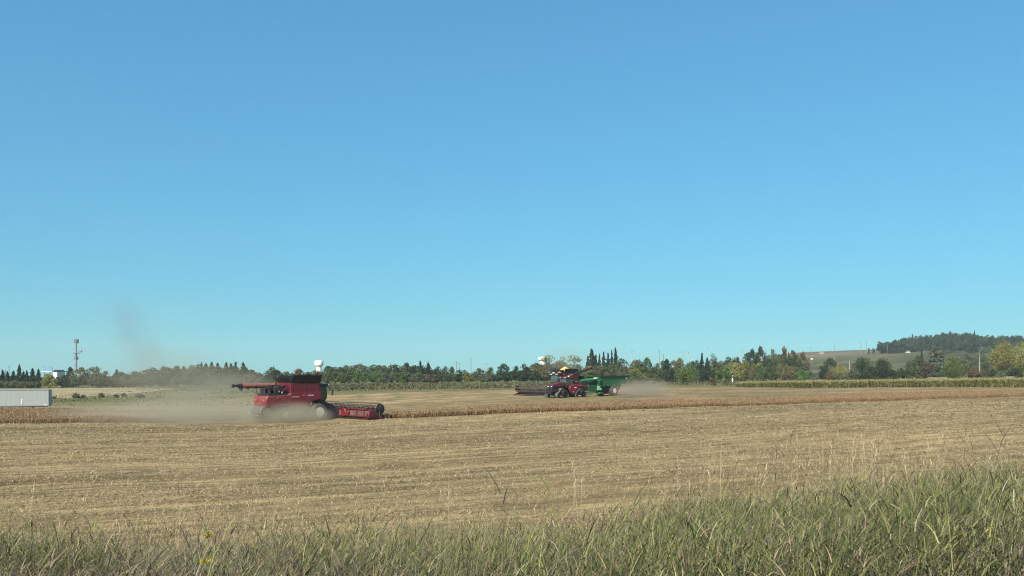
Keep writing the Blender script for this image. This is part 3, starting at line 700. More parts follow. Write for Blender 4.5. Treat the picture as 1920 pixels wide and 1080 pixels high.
def verge():
    """roadside grass in the foreground, green tussocks among dull dry growth"""
    m = tinted('grass_blade', .7, .3)
    n = 230000
    Y = 3.8 + (13.5 - 3.8) * RNG.random(n) ** .85
    X = (RNG.random(n) * 2 - 1) * (4.6 + .7 * Y)
    g = NZ[0](X * .9 + 7, Y * .9) * .55 + NZ[1](X * 2.6, Y * 2.6 + 9) * .45     # tussocks
    right = np.clip((X / Y + .05) / .25, 0, 1)                                  # right bank is thicker and greener
    band = np.clip(1 - np.abs(Y - 7.2) / 3.2, 0, 1)
    green = np.clip((g - .5) * 8 + .34 + right * (.35 + .5 * band) + .15 * np.clip((X/Y+.2)/.2,0,1), 0, 1)
    low = np.clip((6.0 - Y) / 1.5, 0, 1) * np.clip((NZ[4](X * .7 + 3, Y * .7) - .34) * 5, 0, 1)   # dry patches at the foot of the bank
    green = np.where(RNG.random(n) < (green * .6 + .05) * (1 - .85 * low), 1, 0)
    dens = np.clip(.5 + .9 * (g - .3) + .4 * right, .25, 1)
    keep = RNG.random(n) < dens
    X, Y, g, right, green = X[keep], Y[keep], g[keep], right[keep], green[keep]
    n = len(X); gi = green == 1
    hgt = np.where(gi, RNG.normal(.7, .2, n), RNG.normal(.55, .2, n)) * (.5 + .75 * g) * (.88 + .2 * right)
    hgt = np.clip(hgt, .12, .98)
    lean = np.abs(RNG.normal(.3, .25, n)); curl = np.abs(RNG.normal(1.0, .7, n))
    lean = np.where(gi, lean, lean + RNG.exponential(.3, n)); curl = np.where(gi, curl, curl + RNG.exponential(.45, n))
    az = RNG.random(n) * 2 * math.pi
    wind = RNG.random(n) < .45; az = np.where(wind, RNG.normal(.3, .7, n), az)    # many lean to the right
    wid = np.where(gi, RNG.normal(.006, .0016, n), RNG.normal(.005, .0016, n)).clip(.003, .02)
    col = np.where(gi[:, None], pick(GREEN, n, var=.34), pick(DULL + STRAW[1:3] + GREY_GREEN[:2], n, var=.34))
    mixg = (RNG.random(n) < .3) & gi; col = np.where(mixg[:, None], pick(GREY_GREEN + STRAW[:2], n, var=.25), col)
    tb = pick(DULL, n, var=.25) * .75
    P = roots(X, Y, -.02)
    parts = [blades(P[gi], hgt[gi], wid[gi], az[gi], lean[gi], curl[gi], col[gi], 5, .1, tb[gi])]
    def arcs(sel, k, cols):
        """short leaves arching off the stems"""
        i = RNG.choice(np.flatnonzero(sel), k); hh = hgt[i] * RNG.uniform(.15, .95, k)
        Q = P[i] + np.stack([RNG.normal(0, .05, k), RNG.normal(0, .05, k), hh * .85], -1)
        a = np.where(RNG.random(k) < .35, RNG.normal(.3, .8, k), RNG.random(k) * 6.28)
        return blades(Q, RNG.uniform(.08, .25, k), RNG.normal(.0056, .0016, k).clip(.0025, .010), a, RNG.uniform(.1, .9, k), RNG.uniform(.5, 2.2, k), cols(k), 4, .08)
    parts.append(arcs(gi, 270000, lambda k: pick(GREEN + GREEN + GREY_GREEN + STRAW[1:3] + DULL[:1], k, var=.34)))
    o = mesh_obj('verge_grass', *sum_(parts, m))
    tag(o, 'green leafy grass tussocks growing along the near roadside bank', 'grass', kind='stuff')
    d = ~gi
    parts = [blades(P[d], hgt[d], wid[d], az[d], lean[d], curl[d], col[d], 4, .2)]
    parts.append(arcs(d, 310000, lambda k: pick(DULL + DULL + STRAW[1:3] + GREY_GREEN[:2], k, var=.36)))
    # fallen thatch filling the gaps
    k = 90000
    Y2 = 2.6 + 15 * RNG.random(k) ** .9; X2 = (RNG.random(k) * 2 - 1) * (4.6 + .7 * Y2)
    parts.append(blades(roots(X2, Y2, .0), RNG.normal(.38, .1, k).clip(.1, .7), np.full(k, .008), RNG.random(k) * 6.28, RNG.normal(.95, .25, k).clip(.2, 1.5), RNG.normal(.5, .4, k), pick(DULL + STRAW[1:3], k), 3, .4))
    o = mesh_obj('dry_verge_grass', *sum_(parts, m))
    tag(o, 'dull brown and straw coloured dry grass and thatch on the roadside bank', 'dry grass', kind='stuff')
def sum_(parts, mat):
    V, Fc, T = merge(parts); SUMT.append(T); return V, Fc, mat, None, False, T
SUMT = []

def ditch_weeds():
    """greyish brown withered weeds between the bank and the stubble"""
    m = tinted('weed_stem', .8, .2)
    n = 140000
    Y = np.exp(np.log(8.5) + (np.log(31) - np.log(8.5)) * RNG.random(n)); X = (RNG.random(n) * 2 - 1) * .72 * Y
    g = NZ[2](X * .35, Y * .35) * .6 + NZ[3](X * 1.2, Y * 1.2) * .4
    edge = np.clip((31 - Y) / 10, 0, 1)
    keep = RNG.random(n) < (np.clip((g - .25) * 2, .12, 1) * edge)
    X, Y, g = X[keep], Y[keep], g[keep]; n = len(X)
    P = roots(X, Y, -.02)
    o = mesh_obj('withered_weeds', *sum_([blades(P, (RNG.normal(.42, .14, n) * (.5 + g) * np.interp(Y, [9, 14, 22], [1.35, 1.2, .9])).clip(.1, 1.0), RNG.normal(.011, .004, n).clip(.004, .024), RNG.random(n) * 6.28, np.abs(RNG.normal(.35, .3, n)), np.abs(RNG.normal(.6, .5, n)), pick(DULL + DULL + STRAW + GREY_GREEN[:1], n), 3, .4)], m))
    tag(o, 'grey brown withered weeds in the ditch before the stubble', 'weeds', kind='stuff')

def tall_stalks():
    """pale seed-headed stalks rising over the bank, thickest on the right"""
    m = tinted('seed_stalk', .8, .25)
    Ps, hs = [], []
    n = 300
    u = np.concatenate([RNG.uniform(.18, .68, 225), RNG.uniform(-.66, .2, 75)])
    Y = RNG.uniform(8.5, 15, n); X = u * Y
    P = roots(X, Y)
    top = np.where(u > .2, RNG.uniform(.06, .118, n) , RNG.uniform(.1, .2, n))     # apparent drop below eye level
    h = np.clip(-top * Y - P[:, 2], .5, 2.3)
    az = RNG.normal(.3, 1.0, n); lean = np.abs(RNG.normal(.06, .06, n)); curl = np.abs(RNG.normal(.12, .12, n))
    c = pick(STRAW, n)
    parts = [blades(P, h, np.full(n, .004), az, lean, curl, c, 5, .6, cross=np.zeros(n))]
    # heads: short tufts at the tips
    t = lean + curl * .5; tipx = P[:, 0] + np.sin(t) * h * np.cos(az); tipy = P[:, 1] + np.sin(t) * h * np.sin(az); tipz = P[:, 2] + np.cos(t) * h
    for k in range(7):
        f = .72 + .28 * RNG.random(n)
        Q = np.stack([P[:, 0] + (tipx - P[:, 0]) * f, P[:, 1] + (tipy - P[:, 1]) * f, P[:, 2] + (tipz - P[:, 2]) * f], -1)
        parts.append(blades(Q, RNG.uniform(.05, .11, n), np.full(n, .009), RNG.random(n) * 6.28, RNG.uniform(.15, .6, n), RNG.uniform(0, .5, n), c * RNG.uniform(.85, 1.2, (n, 1)), 3, .3))
    for k in range(3):
        f = .1 + .5 * RNG.random(n)
        Q = P + (np.stack([tipx, tipy, tipz], -1) - P) * f[:, None]
        parts.append(blades(Q, RNG.uniform(.15, .35, n), np.full(n, .006), RNG.random(n) * 6.28, RNG.uniform(.3, .7, n), RNG.uniform(.3, 1.4, n), pick(DULL + STRAW, n), 4, .15))
    o = mesh_obj('seed_stalks', *sum_(parts, m))
    tag(o, 'thin pale seed headed stalks standing above the roadside grass', 'dry stalks', kind='stuff')

def reed(name, label, px, Y, h, lean, col):
    """one taller leafy stem that stands out of the bank"""
    m = M['stem']; x, y, z = at(px, Y)
    root = empty(name, (x, y, z)); tag(root, label, 'reed')
    P = np.array([[0., 0, 0]]); one = np.ones(1)
    V, Fc, T = blades(P, one*h, one*.016, one*0., one*lean, one*.25, np.array([col[1]]), 8, .5, cross=one*math.pi/2)
    mesh_obj('stem', V, Fc, m, root, tint=T)
    k = 12
    f = np.linspace(.15, .97, k); ang = lean + .12 * f
    Q = np.stack([np.sin(ang) * h * f, np.zeros(k), np.cos(ang) * h * f], -1)
    az = np.where(np.arange(k) % 2 == 0, .2, math.pi - .2) + RNG.normal(0, .4, k)
    V, Fc, T = blades(Q, RNG.uniform(.22, .4, k) * h, np.full(k, .014), az, RNG.uniform(.35, .6, k), RNG.uniform(.4, 1.1, k), pick([col[0]], k, var=.15), 5, .05)
    mesh_obj('leaf', V, Fc, m, root, tint=T)

def flower(px, Y, h, label):
    x, y, z = at(px, Y); root = empty('goldenrod', (x, y, z)); tag(root, label, 'wildflower')
    one = np.ones(1)
    V, Fc, T = blades(np.zeros((1, 3)), one*h, one*.008, one, one*.05, one*.1, np.array([GREEN[0]]), 5, .6)
    mesh_obj('stem', V, Fc, M['stem'], root, tint=T)
    n = 22; Q = np.stack([RNG.normal(0, .012, n), RNG.normal(0, .012, n), h * RNG.uniform(.955, 1.0, n)], -1)
    V, Fc, T = blades(Q, np.full(n, .026), np.full(n, .010), RNG.random(n)*6.28, RNG.uniform(.2, 1.2, n), RNG.uniform(0, .8, n), pick([(.5, .42, .03), (.42, .36, .05)], n), 2, .5)
    mesh_obj('flower_head', V, Fc, M['stem'], root, tint=T)
    n = 10; Q = np.stack([np.zeros(n), np.zeros(n), h * np.linspace(.2, .85, n)], -1)
    V, Fc, T = blades(Q, np.full(n, .09), np.full(n, .014), RNG.random(n)*6.28, RNG.uniform(.5, .9, n), RNG.uniform(.2, .8, n), pick(GREEN, n), 3, .1)
    mesh_obj('leaf', V, Fc, M['stem'], root, tint=T)

def stubble_straw():
    """chopped residue and cut stems lying on the harvested field"""
    m = tinted('straw_piece', .8, .1)
    cols = [(.47, .385, .215), (.44, .355, .195), (.49, .405, .235), (.39, .315, .175), (.2, .16, .095), (.45, .38, .225), (.27, .215, .125)]  # the darkest tones put the shade between the straws into the colour
    n = 620000
    Y = np.exp(np.log(16) + (np.log(135) - np.log(16)) * RNG.random(n) ** .9); X = (RNG.random(n) * 2 - 1) * .74 * Y
    tt = -math.sin(ROW) * X + math.cos(ROW) * Y; ss = math.cos(ROW) * X + math.sin(ROW) * Y
    g = .5 * NZ[4](ss * .05, tt * .55) + .3 * NZ[5](ss * .4, tt * .9) + .2 * NZ[6](X * 1.6, Y * 1.6)
    keep = RNG.random(n) < np.clip((g - .2) * 1.9, .12, 1); X, Y = X[keep], Y[keep]; n = len(X)
    s = .75 + Y / 60
    lie = RNG.random(n) < .95
    out = (tt[keep] > 92) & (ss[keep] > 20); X, Y, s, lie = X[~out], Y[~out], s[~out], lie[~out]; n = len(X)
    lean = np.where(lie, RNG.normal(1.42, .13, n), np.abs(RNG.normal(.25, .2, n))).clip(0, 1.5)
    h = np.where(lie, RNG.uniform(.06, .2, n) * s, RNG.uniform(.06, .12, n))
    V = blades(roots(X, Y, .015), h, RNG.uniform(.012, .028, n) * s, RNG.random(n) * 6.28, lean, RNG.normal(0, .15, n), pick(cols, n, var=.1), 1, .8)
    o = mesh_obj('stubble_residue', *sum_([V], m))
    tag(o, 'chopped straw and cut stems scattered over the harvested field', 'stubble', kind='stuff')

def st2xy(s, t): return s*math.cos(ROW) - t*math.sin(ROW), s*math.sin(ROW) + t*math.cos(ROW)
def soybeans():
    m = tinted('soybean_stem', .85, .15)
    cols = [(.33, .225, .12), (.37, .26, .145), (.28, .19, .105), (.4, .29, .175), (.25, .17, .095), (.35, .22, .115)]
    def area(name, label, s0, s1, tf, tb, n, hgt):
        s = RNG.uniform(s0, s1, n); a, b = tf(s), tb(s)
        ok = b > a + .3; s = s[ok]; a, b = a[ok], b[ok]; n = len(s)
        q = RNG.random(n); q = np.where(RNG.random(n) < .25, q * .12, q)           # a dense cut edge
        a = a + .25 * np.sin(s * .6) + .2 * np.sin(s * 1.7)
        t = a + (b - a) * q
        t = np.round(t / .6) * .6 + RNG.normal(0, .13, n)
        X, Y = st2xy(s, t)
        wob = .85 + .3 * NZ[3](s * .3, t * .5)
        h = RNG.normal(hgt, .06, n).clip(.3, .75) * wob
        P = roots(X, Y, 0)
        parts = [blades(P, h, RNG.uniform(.015, .035, n), RNG.random(n)*6.28, np.abs(RNG.normal(.1, .1, n)), RNG.normal(.1, .3, n), pick(cols, n, var=.1), 2, .7)]
        for k in range(3):
            f = RNG.uniform(.1, .95, n); Q = P.copy(); Q[:, 2] += h * f
            parts.append(blades(Q, RNG.uniform(.1, .22, n), RNG.uniform(.03, .07, n), RNG.random(n)*6.28, RNG.uniform(.2, .9, n), RNG.normal(.2, .5, n), pick(cols, n, var=.1), 1, .5))
        tag(mesh_obj(name, *sum_(parts, m)), label, 'crop', kind='stuff')
    area('standing_soybeans', 'strip of ripe rust brown soybeans still standing beyond the near combine', 31.5, 190, lambda s: 96.8 - np.clip((s - 33) / 14, 0, 1) * 3.6,
         lambda s: 92 + 9.0 + np.clip(s - 30, 0, 200) * .1, 110000, .52)
    area('standing_soybeans', 'block of ripe rust brown soybeans standing behind the dust near the trailer', -75, 26, lambda s: 105.5 + 0*s,
         lambda s: np.clip(150 - np.clip(s + 8, 0, 40) * 1.05, 106, 150), 95000, .52)

def corn():
    m = tinted('corn_leaf', .75, .25)
    n = 15000
    u = RNG.uniform(.262, .68, n)
    yf = corn_front(u); Y = yf + (30 + 10*(u-.26)) * np.where(RNG.random(n) < .4, RNG.random(n) * .12, RNG.random(n)); X = u * Y
    P = roots(X, Y); h = RNG.normal(2.2, .17, n) * np.interp(u, [.25, .3, .42, .6], [.4, .66, .8, 1.0])
    g = NZ[2](X * .12, Y * .12)
    cols = [(.25, .28, .07), (.32, .31, .095), (.4, .35, .13), (.15, .2, .05), (.46, .4, .2), (.11, .15, .04)]
    parts = [blades(P, h, np.full(n, .06), RNG.random(n)*6.28, np.abs(RNG.normal(.05, .04, n)), np.zeros(n), pick(cols[2:], n), 1, .5)]
    for k in range(7):
        f = RNG.uniform(.15, .9, n); Q = P.copy(); Q[:, 2] += h * f
        parts.append(blades(Q, RNG.uniform(.5, .85, n), RNG.uniform(.1, .17, n), RNG.random(n)*6.28, RNG.uniform(.3, .7, n), RNG.uniform(.4, 1.3, n), pick(cols, n), 2, .15))
    Q = P.copy(); Q[:, 2] += h * .97
    parts.append(blades(Q, np.full(n, .3), np.full(n, .09), RNG.random(n)*6.28, RNG.uniform(0, .4, n), np.zeros(n), pick([(.42, .36, .18), (.34, .3, .13)], n), 1, .3))
    tag(mesh_obj('standing_corn', *sum_(parts, m)), 'field of yellowing green corn standing beyond the stubble below the hill', 'crop', kind='stuff')
def corn_front(u): return np.interp(u, [.24, .27, .3, .4, .5, .6, .7], [262, 248, 240, 238, 236, 230, 225])

def far_weeds():
    """rank weeds between the field and the wood"""
    m = tinted('rank_weed', .8, .2)
    gcols = [(.1, .105, .048), (.13, .13, .06), (.075, .09, .04), (.17, .15, .08), (.12, .125, .06)]
    n = 70000; u = RNG.uniform(-.44, .06, n); Y = RNG.uniform(222, 345, n); X = u * Y
    g = .6 * NZ[5](X * .05, Y * .035) + .4 * NZ[6](X * .2, Y * .15)
    edge = np.clip((Y - 218 - 40 * NZ[3](X * .05, Y * .0)) / 45, 0, 1) * np.clip((u + .44) / .12, 0, 1) * np.clip((.06 - u) / .05, 0, 1)
    keep = RNG.random(n) < np.clip((g - .2) * 2.2, .1, 1) * (.04 + .96 * edge); X, Y, g, edge = X[keep], Y[keep], g[keep], edge[keep]; n = len(X); g = g * (.45 + .55 * edge)
    h = (RNG.normal(.6, .22, n) * (.2 + 1.3 * g)).clip(.15, 1.5)
    parts = [blades(roots(X, Y), h, RNG.uniform(.2, .5, n), RNG.random(n)*6.28, np.abs(RNG.normal(.5, .4, n)), RNG.uniform(0, 1., n), pick(gcols, n) * (.75 + .6 * NZ[2](X * .02, Y * .05))[:, None], 2, .3)]
    tag(mesh_obj('rank_weeds', *sum_(parts, m)), 'olive brown rank weeds between the cut field and the far wood', 'weeds', kind='stuff')
    n = 30000; u = RNG.uniform(-.75, -.27, n); Y = RNG.uniform(150, 335, n); X = u * Y
    g = .6 * NZ[4](X * .04, Y * .03) + .4 * NZ[1](X * .2, Y * .12)
    near = np.clip(1 - (Y - 150) / 60, 0, 1)
    keep = RNG.random(n) < np.clip((g - .25) * 1.8, .08, 1); X, Y, g, near = X[keep], Y[keep], g[keep], near[keep]; n = len(X)
    dry = pick([(.38, .33, .2), (.3, .26, .15), (.43, .38, .25)], n); grn = pick(gcols[:3], n)
    col = np.where(((RNG.random(n) < .1 + near) | (Y < 214))[:, None], grn, dry)
    parts = [blades(roots(X, Y), (RNG.normal(.3, .12, n) * (.3 + g + .5*near)).clip(.08, .8), RNG.uniform(.1, .35, n), RNG.random(n)*6.28, np.abs(RNG.normal(.7, .4, n)), RNG.uniform(0, .8, n), col, 2, .3)]
    tag(mesh_obj('dry_meadow_grass', *sum_(parts, m)), 'pale dry meadow grass behind the grey trailer', 'dry grass', kind='stuff')
    # right: low weeds along the edge of the pale fields
    n = 16000; u = RNG.uniform(.1, .32, n); Y = RNG.uniform(300, 420, n); X = u * Y
    g = NZ[0](X * .05, Y * .05); keep = RNG.random(n) < np.clip((g - .35) * 2, .05, 1); X, Y, g = X[keep], Y[keep], g[keep]; n = len(X)
    parts = [blades(roots(X, Y), (RNG.normal(.7, .2, n) * (.4 + g)).clip(.2, 1.4), RNG.uniform(.2, .5, n), RNG.random(n)*6.28, np.abs(RNG.normal(.2, .2, n)), RNG.uniform(0, .8, n), pick(gcols, n), 2, .3)]
    tag(mesh_obj('field_margin_weeds', *sum_(parts, m)), 'low olive weeds along the margin beyond the grain cart dust', 'weeds', kind='stuff')

# ------------------------------------------------------------------ trees, unit height
def leaf_quads(C, size, flat=0.0):
    n = len(C)
    a = RNG.normal(0, 1, (n, 3)); a /= np.linalg.norm(a, axis=1, keepdims=True)
    b = RNG.normal(0, 1, (n, 3)); b -= (a*b).sum(1, keepdims=True)*a; b /= np.linalg.norm(b, axis=1, keepdims=True)
    s = (size * RNG.uniform(.6, 1.4, n))[:, None]
    V = np.stack([C - a*s - b*s*.6, C + a*s - b*s*.6, C + a*s*.8 + b*s*.6, C - a*s*.8 + b*s*.6], 1)
    return V.reshape(-1, 3)
def quads(n): return np.arange(n * 4).reshape(n, 4)
def limbs(kind, k=6, top=.75, r=.02, spread=.25, base=.15):
    m = MB(); m.tube((0, 0, -.02), (.005, .0, base + .12), r, r*.8, 8); m.tube((.005, 0, base + .12), (0.01, .01, top), r*.8, r*.25, 7)
    for i in range(k):
        a = 6.28 * i / k + random.uniform(-.4, .4); z = base + (top - base) * random.uniform(.1, .7); L = spread * random.uniform(.6, 1)
        m.tube((0, 0, z), (L*math.cos(a), L*math.sin(a), z + L*random.uniform(.5, 1.0)), r*.45, r*.12, 6)
    return m
def crown_broad(nblob, rad, z0, z1, nleaf, size, shape=1.0, hollow=.55):
    C = []
    for _ in range(nblob):
        while True:
            p = RNG.uniform(-1, 1, 3)
            if np.linalg.norm(p) < 1: break
        f = (p[2] + 1) / 2
        prof = (1 - abs(f - .4) ** 2 * 1.4 * shape)
        c = np.array([p[0]*rad*prof*.8, p[1]*rad*prof*.8, z0 + (z1 - z0) * (.1 + .8 * f)])
        rb = rad * RNG.uniform(.24, .48)
        k = max(8, int(nleaf / nblob)); d = RNG.normal(0, 1, (k, 3)); d /= np.linalg.norm(d, axis=1, keepdims=True)
        rr = rb * (hollow + (1 - hollow) * RNG.random((k, 1))) * (1 + RNG.normal(0, .12, (k, 1)))
        q = c + d * rr * np.array([1, 1, .8]); C.append(q)
    C = np.concatenate(C); C = C[(C[:, 2] > z0 * .7 + .005)]
    C[:, 2] = np.minimum(C[:, 2], z1 + RNG.normal(0, .012, len(C)))
    return C
def crown_spruce(n, rad, irregular=.25, z0=.06):
    C = []; S = []
    lev = np.linspace(z0, .985, 26)
    for z in lev:
        R0 = 1.5 * rad * (1 - z) ** .8 * RNG.uniform(1 - irregular, 1 + irregular) + .008
        nb = 7 if z < .8 else 4
        for b in range(nb):
            a = RNG.uniform(0, 6.28); L = R0 * RNG.uniform(.6, 1.15); k = max(3, int(n / 26 / nb))
            t = RNG.random(k) ** .7; q = np.stack([np.cos(a)*L*t, np.sin(a)*L*t, z - L*.35*t + RNG.normal(0, .008, k)], -1) + RNG.normal(0, .008, (k, 3)); C.append(q)
    C = np.concatenate(C); C[:, 2] = np.clip(C[:, 2], .01, None); return C
VARIANTS = {}
def make_variant(key, name, C, size, trunk, cat):
    root = empty(name, (0, -40, -30))
    V = leaf_quads(C, size); cr = mesh_obj('crown', V, quads(len(C)), M['leaf_mid'], root)
    tr = trunk.build('trunk', M['bark'], root)
    VARIANTS[key] = [root, cr, tr, C, size, cat, False]
def variants():
    for i in range(4): make_variant(f'broad{i}', 'broadleaf_tree', crown_broad(22 + 3*i, .40, .03, .97, 1800, .024, .8), 1.0*.024, limbs('b'), 'tree')
    for i in range(2): make_variant(f'oval{i}', 'broadleaf_tree', crown_broad(20, .27, .05, .98, 1400, .022, .7), .022, limbs('o', spread=.15), 'tree')
    for i in range(2): make_variant(f'airy{i}', 'broadleaf_tree', crown_broad(13, .36, .3, .97, 520, .020, .8), .02, limbs('a', 9, .85, .016, .3, .2), 'tree')
    for i in range(3): make_variant(f'spruce{i}', 'spruce_tree', crown_spruce(1700, .2 + .03*i, .4), .026, limbs('s', 0, .95, .016), 'spruce')
    for i in range(3): make_variant(f'bush{i}', 'shrub', crown_broad(16, .6, .02, .95, 1300, .034, .9), .034, limbs('u', 6, .6, .03, .3, .05), 'shrub')
    for i in range(2): make_variant(f'big{i}', 'broadleaf_tree', crown_broad(52, .46, .05, .98, 7000, .013, 1.0, .6), .013, limbs('g', 9, .8, .022, .3), 'tree')
    for i in range(2): make_variant(f'bigbush{i}', 'shrub', crown_broad(40, .6, .02, .97, 5200, .017, .9, .6), .017, limbs('v', 8, .7, .03, .35, .03), 'shrub')
def plant(key, px, Y, top, wpx, mat, label, group=None, z_off=-.15, rz=None):
    """top: photograph row of the tip; wpx: crown width in photograph pixels"""
    root, cr, tr, C, size, cat, used = VARIANTS[key]
    x, y, z = at(px, Y); z += z_off
    h = (H0 - top) / F * Y - z
    nat = np.ptp(C[:, 0]); w = wpx / F * Y / nat * (1.75 if cat == 'spruce' else 1.0)
    if not used: r = root; VARIANTS[key][6] = True; c = cr
    else:
        r = root.copy(); COL.objects.link(r)
        c = cr.copy(); COL.objects.link(c); c.parent = r
        t = tr.copy(); COL.objects.link(t); t.parent = r
    r.location = (x, y, z); r.scale = (w, w, h); r.rotation_euler = (0, 0, random.uniform(0, 6.28) if rz is None else rz)
    for k in ('group',):
        if k in r: del r[k]
    tag(r, label, cat, group)
    s = c.material_slots[0]; s.link = 'OBJECT'; s.material = M[mat]
    return r
def wood_mass(name, label, items, mat, cat='wood'):
    """a far wood that reads as one mass: many crowns in one object"""
    Vs = []
    for key, x, y, z, w, h in items:
        C = VARIANTS[key][3]; size = VARIANTS[key][4]
        V = leaf_quads(C[RNG.random(len(C)) < .5], size * 1.3)
        a = RNG.uniform(0, 6.28); ca, sa = math.cos(a), math.sin(a)
        V = np.stack([(V[:, 0]*ca - V[:, 1]*sa)*w + x, (V[:, 0]*sa + V[:, 1]*ca)*w + y, V[:, 2]*h + z], -1); Vs.append(V)
    V = np.concatenate(Vs)
    return tag(mesh_obj(name, V, quads(len(V)//4), M[mat]), label, cat, kind='stuff')
# ------------------------------------------------------------------ crown colours
M['leaf_mid'] = leafy('foliage_mid_green', (.035, .055, .02), (.065, .09, .032), (.11, .135, .05))
M['leaf_dark'] = leafy('foliage_dark_green', (.02, .036, .018), (.036, .058, .026), (.06, .085, .035))
M['leaf_fresh'] = leafy('foliage_fresh_green', (.045, .08, .02), (.09, .14, .038), (.165, .21, .065))
M['leaf_olive'] = leafy('foliage_olive', (.07, .075, .03), (.12, .12, .045), (.18, .17, .065))
M['leaf_yellow'] = leafy('foliage_yellow', (.12, .13, .035), (.2, .2, .055), (.3, .285, .09), hue=.012)
M['leaf_rust'] = leafy('foliage_rusty', (.07, .055, .03), (.11, .08, .045), (.16, .115, .06), hue=.015)
M['leaf_grey'] = leafy('foliage_grey_green', (.06, .075, .045), (.1, .115, .07), (.15, .16, .1))
M['leaf_pale'] = leafy('foliage_pale_olive', (.09, .1, .05), (.14, .15, .075), (.2, .2, .1))
M['wood_dark'] = leafy('far_wood_foliage', (.012, .024, .013), (.028, .045, .021), (.065, .08, .035), scale=.11)
M['wood_grey'] = leafy('slope_wood_foliage', (.045, .06, .035), (.08, .095, .055), (.13, .14, .08), scale=.08)
M['needle'] = leafy('needles_dark', (.015, .03, .02), (.026, .046, .03), (.045, .068, .042))
M['stem'] = tinted('stem_and_leaf', .75, .25)

# ------------------------------------------------------------------ ground cover
base_ground()
stub = soil('stubble_soil', (.225, .178, .098), (.425, .343, .19), (.555, .463, .27), fine=5.5, coarse=(.9, (.66, .65, .63), (1.18, 1.17, 1.14)), bump=.5, patch=.06,
            patch_cols=((.74, .73, .72), (1.12, 1.1, 1.08)),
            stripe=[(.012, .35, .35, .6, (.72, .71, .7)), (.03, 1.4, .38, .55, (.66, .64, .62)), (.006, .09, .4, .6, (.82, .8, .78))])
U = [-.9, -.6, -.45, -.3, -.15, 0, .15, .3, .45, .6, .9]
sheet('stubble_field', -.9, .9, lambda u: 17.0, lambda u: np.interp(u, U, [150, 150, 165, 200, 214, 218, 250, 246, 244, 236, 225]), stub, .03, 260, 200)
bank = soil('bank_soil', (.05, .04, .025), (.1, .085, .055), (.17, .14, .09), fine=14, bump=.4)
sheet('roadside_bank', -1.4, 1.4, lambda u: 1.6, lambda u: 24.0, bank, .012, 160, 80)
pale = soil('pale_fallow', (.2, .17, .12), (.27, .23, .165), (.33, .28, .2), fine=1.0, bump=.2, patch=.03, patch_cols=((.85, .85, .85), (1.1, 1.1, 1.1)))
sheet('fallow_field', .1, .9, lambda u: np.interp(u, [.1, .3, .6], [330, 330, 275]), lambda u: np.interp(u, [.1, .3, .6], [450, 500, 470]), pale, .08)
meadow = soil('dry_meadow', (.24, .2, .12), (.33, .29, .18), (.42, .37, .24), fine=1.4, bump=.2, patch=.05, patch_cols=((.75, .77, .7), (1.12, 1.1, 1.05)))
sheet('dry_meadow', -.9, -.385, lambda u: np.interp(u, [-.9, -.52, -.45, -.385], [206, 206, 236, 300]), lambda u: np.interp(u, [-.9, -.45, -.385], [335, 330, 306]), meadow, .08)
past = soil('hill_pasture_grass', (.075, .083, .038), (.11, .112, .053), (.155, .145, .075), fine=.5, bump=.1, patch=.02, patch_cols=((.62, .68, .62), (1.3, 1.2, 1.15)), stripe=[(.008, .05, .4, .62, (.72, .76, .7))])
sheet('hill_pasture', .3, .62, lambda u: 590, lambda u: 985, past, .2, 80, 60)
plough = soil('hill_field_soil', (.13, .11, .085), (.17, .14, .1), (.21, .175, .125), fine=.4, bump=.1, patch=.01, patch_cols=((.8, .82, .8), (1.15, 1.1, 1.05)), stripe=[(.01, .04, .4, .6, (.72, .78, .66))])
sheet('hill_field', .31, .62, lambda u: 990, lambda u: 1380, plough, .2, 80, 60)

# ------------------------------------------------------------------ crops and grass
verge(); ditch_weeds(); tall_stalks(); stubble_straw(); soybeans(); corn(); far_weeds()
reed('reed', 'dark green leafy reed leaning left over the grass at the middle of the bank', 1040, 5.6, .98, -.5, (GREY_GREEN[1], DULL[2]))
reed('reed', 'green leafy reed leaning left beside the stubble edge right of the middle reed', 1112, 5.9, .95, -.45, (GREEN[0], GREEN[2]))
reed('reed', 'withered brown stem standing highest on the green bank before the corn', 1845, 8.5, 1.15, .05, (DULL[2], DULL[2]))
flower(390, 5.4, .62, 'single yellow goldenrod head in the left grass, upper of the two')
flower(382, 4.6, .55, 'yellow goldenrod heads low in the left grass, below the other one')

# ------------------------------------------------------------------ machines
def settle(px, Y, dz=0.0): x, y, z = at(px, Y); return (x, y, z + .03 + dz)
YAW1 = R(44)
make_combine('near red combine harvester with black tank flaps and stowed auger, raising dust in the field', settle(583.5, 101.5), YAW1)
YAW2 = R(180 + 42)
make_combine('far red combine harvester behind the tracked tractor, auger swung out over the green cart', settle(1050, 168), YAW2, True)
make_tractor('red articulated tractor on four rubber tracks pulling the green grain cart', settle(1060, 156), YAW2)
make_cart('green grain cart with white wheel rims under the unloading auger', settle(1138, 163.6), YAW2)
make_trailer('long grey box trailer parked at the left edge of the soybean block', (at(95, 140)[0], 140, gz(-82, 141) + .02), R(20))
